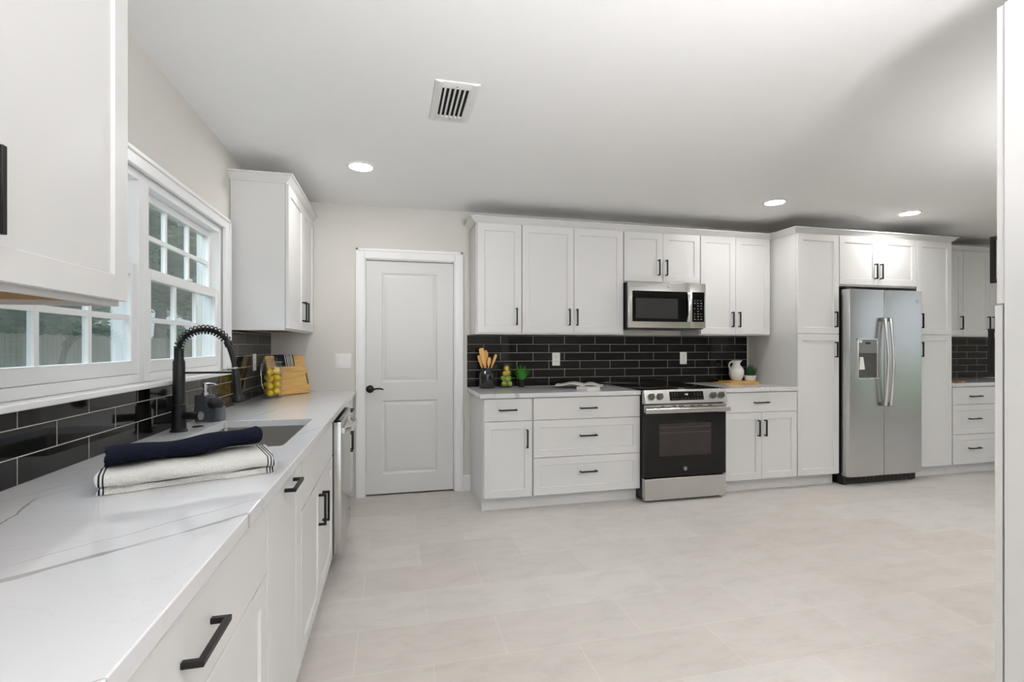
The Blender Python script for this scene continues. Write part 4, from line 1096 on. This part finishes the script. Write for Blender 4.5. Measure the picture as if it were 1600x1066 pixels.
J2X, J2Y = 1.945, 4.245
t = thing('glass_jar', 'small clear jar of lemons and limes on the back counter', 'jar', (J2X, J2Y, .914))
bm = B(); lathe(bm, [(0, 0), (.056, 0), (.058, .004), (.058, .150), (.044, .185), (.046, .205), (.054, .215), (.052, .215), (.0435, .205), (.0415, .185), (.0555, .150), (.0555, .006), (0, .006)], n=36); obj('glass_body', bm, 'jar', t, ang=50)
for (lx, ly, z, kind) in [(-.0255, -.0147, .034, 'L'), (.0255, -.0147, .034, 'L'), (.0, .0295, .034, 'L'), (-.0255, .0147, .080, 'L'), (.0255, .0147, .080, 'L'), (.0, -.0295, .081, 'L'), (-.018, -.018, .126, 'Y'), (.018, .018, .128, 'Y'), (.0, .0, .172, 'Y')]:
    if kind == 'Y': fruit(LEMM, 'lemon', 'yellow lemon in the small jar on the back counter', 'lemon', (J2X + lx, J2Y + ly, .914 + z), (rnd.uniform(0, 3), rnd.uniform(0, 3), 0), 'lemons in the small jar')
    else: fruit(LIM, 'lime', 'green lime at the bottom of the small jar', 'lime', (J2X + lx, J2Y + ly, .914 + z), (rnd.uniform(0, 3), rnd.uniform(0, 3), 0), 'limes in the small jar')

def grass_plant(label, loc, pot, potmat, leafmat, n, h, spread, seed, r0):
    t = thing('potted_plant', label, 'potted plant', loc)
    bm = B(); lathe(bm, pot, n=28); obj('pot', bm, potmat, t, ang=50)
    zt = max(z for r_, z in pot)
    bm = B(); lathe(bm, [(0, zt - .008), (r0 * .95, zt - .008), (r0 * .95, zt - .02), (0, zt - .02)], n=20); obj('soil', bm, 'soil', t)
    bm = B(); rn = random.Random(seed)
    for i in range(n):
        a = rn.uniform(0, 2 * math.pi); q = rn.uniform(0, r0 * .8); bx, by2 = q * math.cos(a), q * math.sin(a); hh = h * rn.uniform(.6, 1.0); sp2 = spread * rn.uniform(.05, 1.0) ** .8; hh *= 1 - .25 * (sp2 / spread) ** 2; wd = rn.uniform(.0022, .0038)
        tx, ty = -math.sin(a), math.cos(a); pv = None
        for k in range(6):
            u = k / 5; x = bx + math.cos(a) * sp2 * u ** 1.25; y = by2 + math.sin(a) * sp2 * u ** 1.25; z = zt - .012 + hh * (u - .18 * u * u * (sp2 / spread)); wk = wd * (1 - u) ** .6 + .0002
            cur = (bm.verts.new((x - tx * wk, y - ty * wk, z)), bm.verts.new((x + tx * wk, y + ty * wk, z)))
            if pv: bm.faces.new((pv[0], pv[1], cur[1], cur[0]))
            pv = cur
    obj('foliage', bm, leafmat, t, ang=80)
    return t
grass_plant('small grassy green plant in a black pot beside the limes', (2.084, 4.255, .914), [(0, 0), (.026, 0), (.034, .066), (.034, .07), (.030, .07), (.028, .05), (0, .05)], 'potblack', 'grassplant', 230, .150, .078, 4, .030)
# two stacked boards, jug, plant in a white pot
def plank(label, x0, x1, y0, y1, z, rz):
    cx2, cy2 = (x0 + x1) / 2, (y0 + y1) / 2
    bm = B(); prism(bm, rrect(x0 - cx2, x1 - cx2, y0 - cy2, y1 - cy2, .018, 4), 'Z', 0, .012)
    return tag(obj('cutting_board', bm, 'bamboo', loc=(cx2, cy2, z), rot=(0, 0, rz), bevel=.002), label, 'cutting board')
plank('lower flat wooden board lying on the counter under the jug', 4.04, 4.42, 4.06, 4.28, .9142, R(2))
plank('upper flat wooden board directly beneath the white jug', 4.11, 4.43, 4.085, 4.285, .9265, R(-1))
t = thing('jug', 'white ceramic jug with one handle on stacked wooden boards', 'jug', (4.270, 4.215, .9388), R(180)); t.scale = (.88, .88, .90)
bm = B(); lathe(bm, [(0, 0), (.048, 0), (.052, .004), (.066, .03), (.078, .065), (.081, .095), (.076, .125), (.060, .150), (.043, .168), (.038, .182), (.042, .200), (.052, .216), (.055, .221), (.052, .222), (.040, .205), (.034, .182), (.040, .165), (.06, .14), (0, .10)], n=40)
for v in bm.verts:
    if v.co.z > .195 and v.co.x < -.03: v.co.x -= (v.co.z - .195) * .35
obj('body', bm, 'ceramic', t, ang=50)
bm = B(); tube(bm, [(.038, 0, .196), (.058, 0, .206), (.078, 0, .203), (.092, 0, .185), (.096, 0, .165), (.092, 0, .145), (.082, 0, .124), (.076, 0, .112)], [.009, .0085, .008, .008, .008, .008, .0085, .010], 12); obj('handle', bm, 'ceramic', t)
grass_plant('small green plant in a white pot next to the jug', (4.384, 4.160, .9388), [(0, 0), (.040, 0), (.046, .008), (.058, .050), (.058, .054), (.053, .054), (.048, .035), (0, .035)], 'ceramic', 'grassdark', 170, .135, .055, 9, .046)

# open magazine on a small white book
t = thing('book', 'small white hardback under the open magazine', 'book', (2.57, 3.885, .9142), R(22))
bm = B(); box(bm, -.06, .09, -.055, .075, 0, .003); box(bm, -.06, .09, -.055, .075, .020, .023); box(bm, -.063, -.059, -.055, .075, 0, .023); obj('cover', bm, 'paper', t)
bm = B(); box(bm, -.058, .086, -.051, .071, .0032, .0198); obj('page_block', bm, 'ceramic', t)
def open_mag(label, loc, rz, wL, wR, hgt, mats, curl):
    t = thing('open_magazine', label, 'magazine', loc, rz)
    for nm, sgn, wd, mt, thk in (('left_pages', -1, wL, mats[0], .008), ('right_pages', 1, wR, mats[1], .006)):
        bm = B(); top = []; bot = []
        for i in range(13):
            u = i / 12; z = thk * (1 - u * .6) + curl * (math.sin(math.pi * min(1, u * 1.25)) * .8 if u < .8 else 0) * (1 - u * .3) ; top.append((sgn * wd * u, z + .001)); bot.append((sgn * wd * u, max(0, z - thk * (1 - .5 * u))))
        prism(bm, top + bot[::-1], 'Y', -hgt / 2, hgt / 2); obj(nm, bm, mt, t, ang=50)
    return t
open_mag('open magazine with white pages lying on the back counter', (2.585, 4.035, .938), R(-24), .24, .17, .24, ('paper', 'magpage'), .022)
open_mag('open cookbook with a food picture on the counter past the refrigerator', (6.44, 3.80, .9146), R(6), .10, .09, .22, ('foodpage', 'foodpage'), .016)

# ------------------------------------------------------------------ outdoors beyond the window
bm = B(); box(bm, -60, -.15, -20, 75, -.50, -.42); o = struct(obj('ground', bm, 'lawn'), 'lawn outside the windows', 'ground')
bm = B(); box(bm, XR + .15, 60, -40, 40, -.50, -.42); o = struct(obj('ground_side', bm, 'lawngreen'), 'lawn outside the far side wall', 'ground')
t = thing('fence', 'grey weathered board fence outside the kitchen window', 'fence', (-6.5, 0, -.42))
bm = B()
for k in range(150): 
    y = -2 + k * .155; box(bm, -.012, .012, y, y + .145, .03, 1.95 + .012 * math.sin(k * 2.3))
obj('boards', bm, 'fence', t)
bm = B()
for z in (.35, 1.35): box(bm, -.05, -.013, -2, 21.2, z, z + .09)
obj('rails', bm, 'fence', t)
def leaf_cloud(seed, n, rx, rz, size):
    bm = B(); rn = random.Random(seed)
    blobs = [(rn.gauss(0, rx * .45), rn.gauss(0, rx * .45), rn.uniform(-rz * .6, rz * .6), rn.uniform(.35, .6) * rx) for _ in range(14)]
    for i in range(n):
        bx, by2, bz, br = rn.choice(blobs); d = Vector((rn.gauss(0, 1), rn.gauss(0, 1), rn.gauss(0, 1))).normalized() * br * rn.uniform(.55, 1.05); c = Vector((bx, by2, bz)) + d
        a = Vector((rn.gauss(0, 1), rn.gauss(0, 1), rn.gauss(0, 1))).normalized(); u, v = frame_of(a); s = size * rn.uniform(.6, 1.3)
        q = [bm.verts.new(c + u * s), bm.verts.new(c + v * s * .5), bm.verts.new(c - u * s), bm.verts.new(c - v * s * .5)]; bm.faces.new(q)
    return mesh_of(bm, 'crown', 'leaf', 180)
CR = [leaf_cloud(s, 11000, 1.35, 4.6, .11) for s in (1, 2, 3)]
def trunk_mesh():
    bm = B(); tube(bm, [(0, 0, 0), (.03, .02, 1.2), (-.04, .05, 2.6), (.02, 0, 4.2)], [.20, .15, .12, .06], 12)
    for a in range(5): an = a * 1.3; tube(bm, [(0, 0, 2.0 + a * .3), (math.cos(an) * .8, math.sin(an) * .8, 3.0 + a * .3), (math.cos(an) * 1.5, math.sin(an) * 1.5, 3.6 + a * .3)], [.07, .045, .02], 8)
    return mesh_of(bm, 'trunk', 'bark', 60)
TM = trunk_mesh()
def tree(label, x, y, s, k, cz=3.2, group='trees outside'):
    t = thing('tree', label, 'tree', (x, y, -.43), random.uniform(0, 6), group); t.scale = (s, s, s)
    link('trunk', TM, t); link('crown', CR[k], t, (0, 0, cz))
for i, (x, y, s) in enumerate([(-9.5, 3.5, 1), (-9.8, 8.4, 1), (-9.5, 13.3, 1), (-9.8, 19.0, 1.35), (-9.6, 26.2, 1.6), (-9.5, 34.4, 1.7), (-17.5, 5, 1.7), (-18, 13.4, 1.7), (-18.5, 22, 1.9), (-18.5, 31.5, 2.0), (-18.5, 42, 2.1), (-30, 12, 2.8), (-30, 26, 2.8), (-30, 40, 2.8), (-30, 55, 2.9)]):
    tree('leafy green tree behind the board fence', x, y, s, i % 3, 3.2 if i % 2 else 3.6, 'trees behind the board fence')
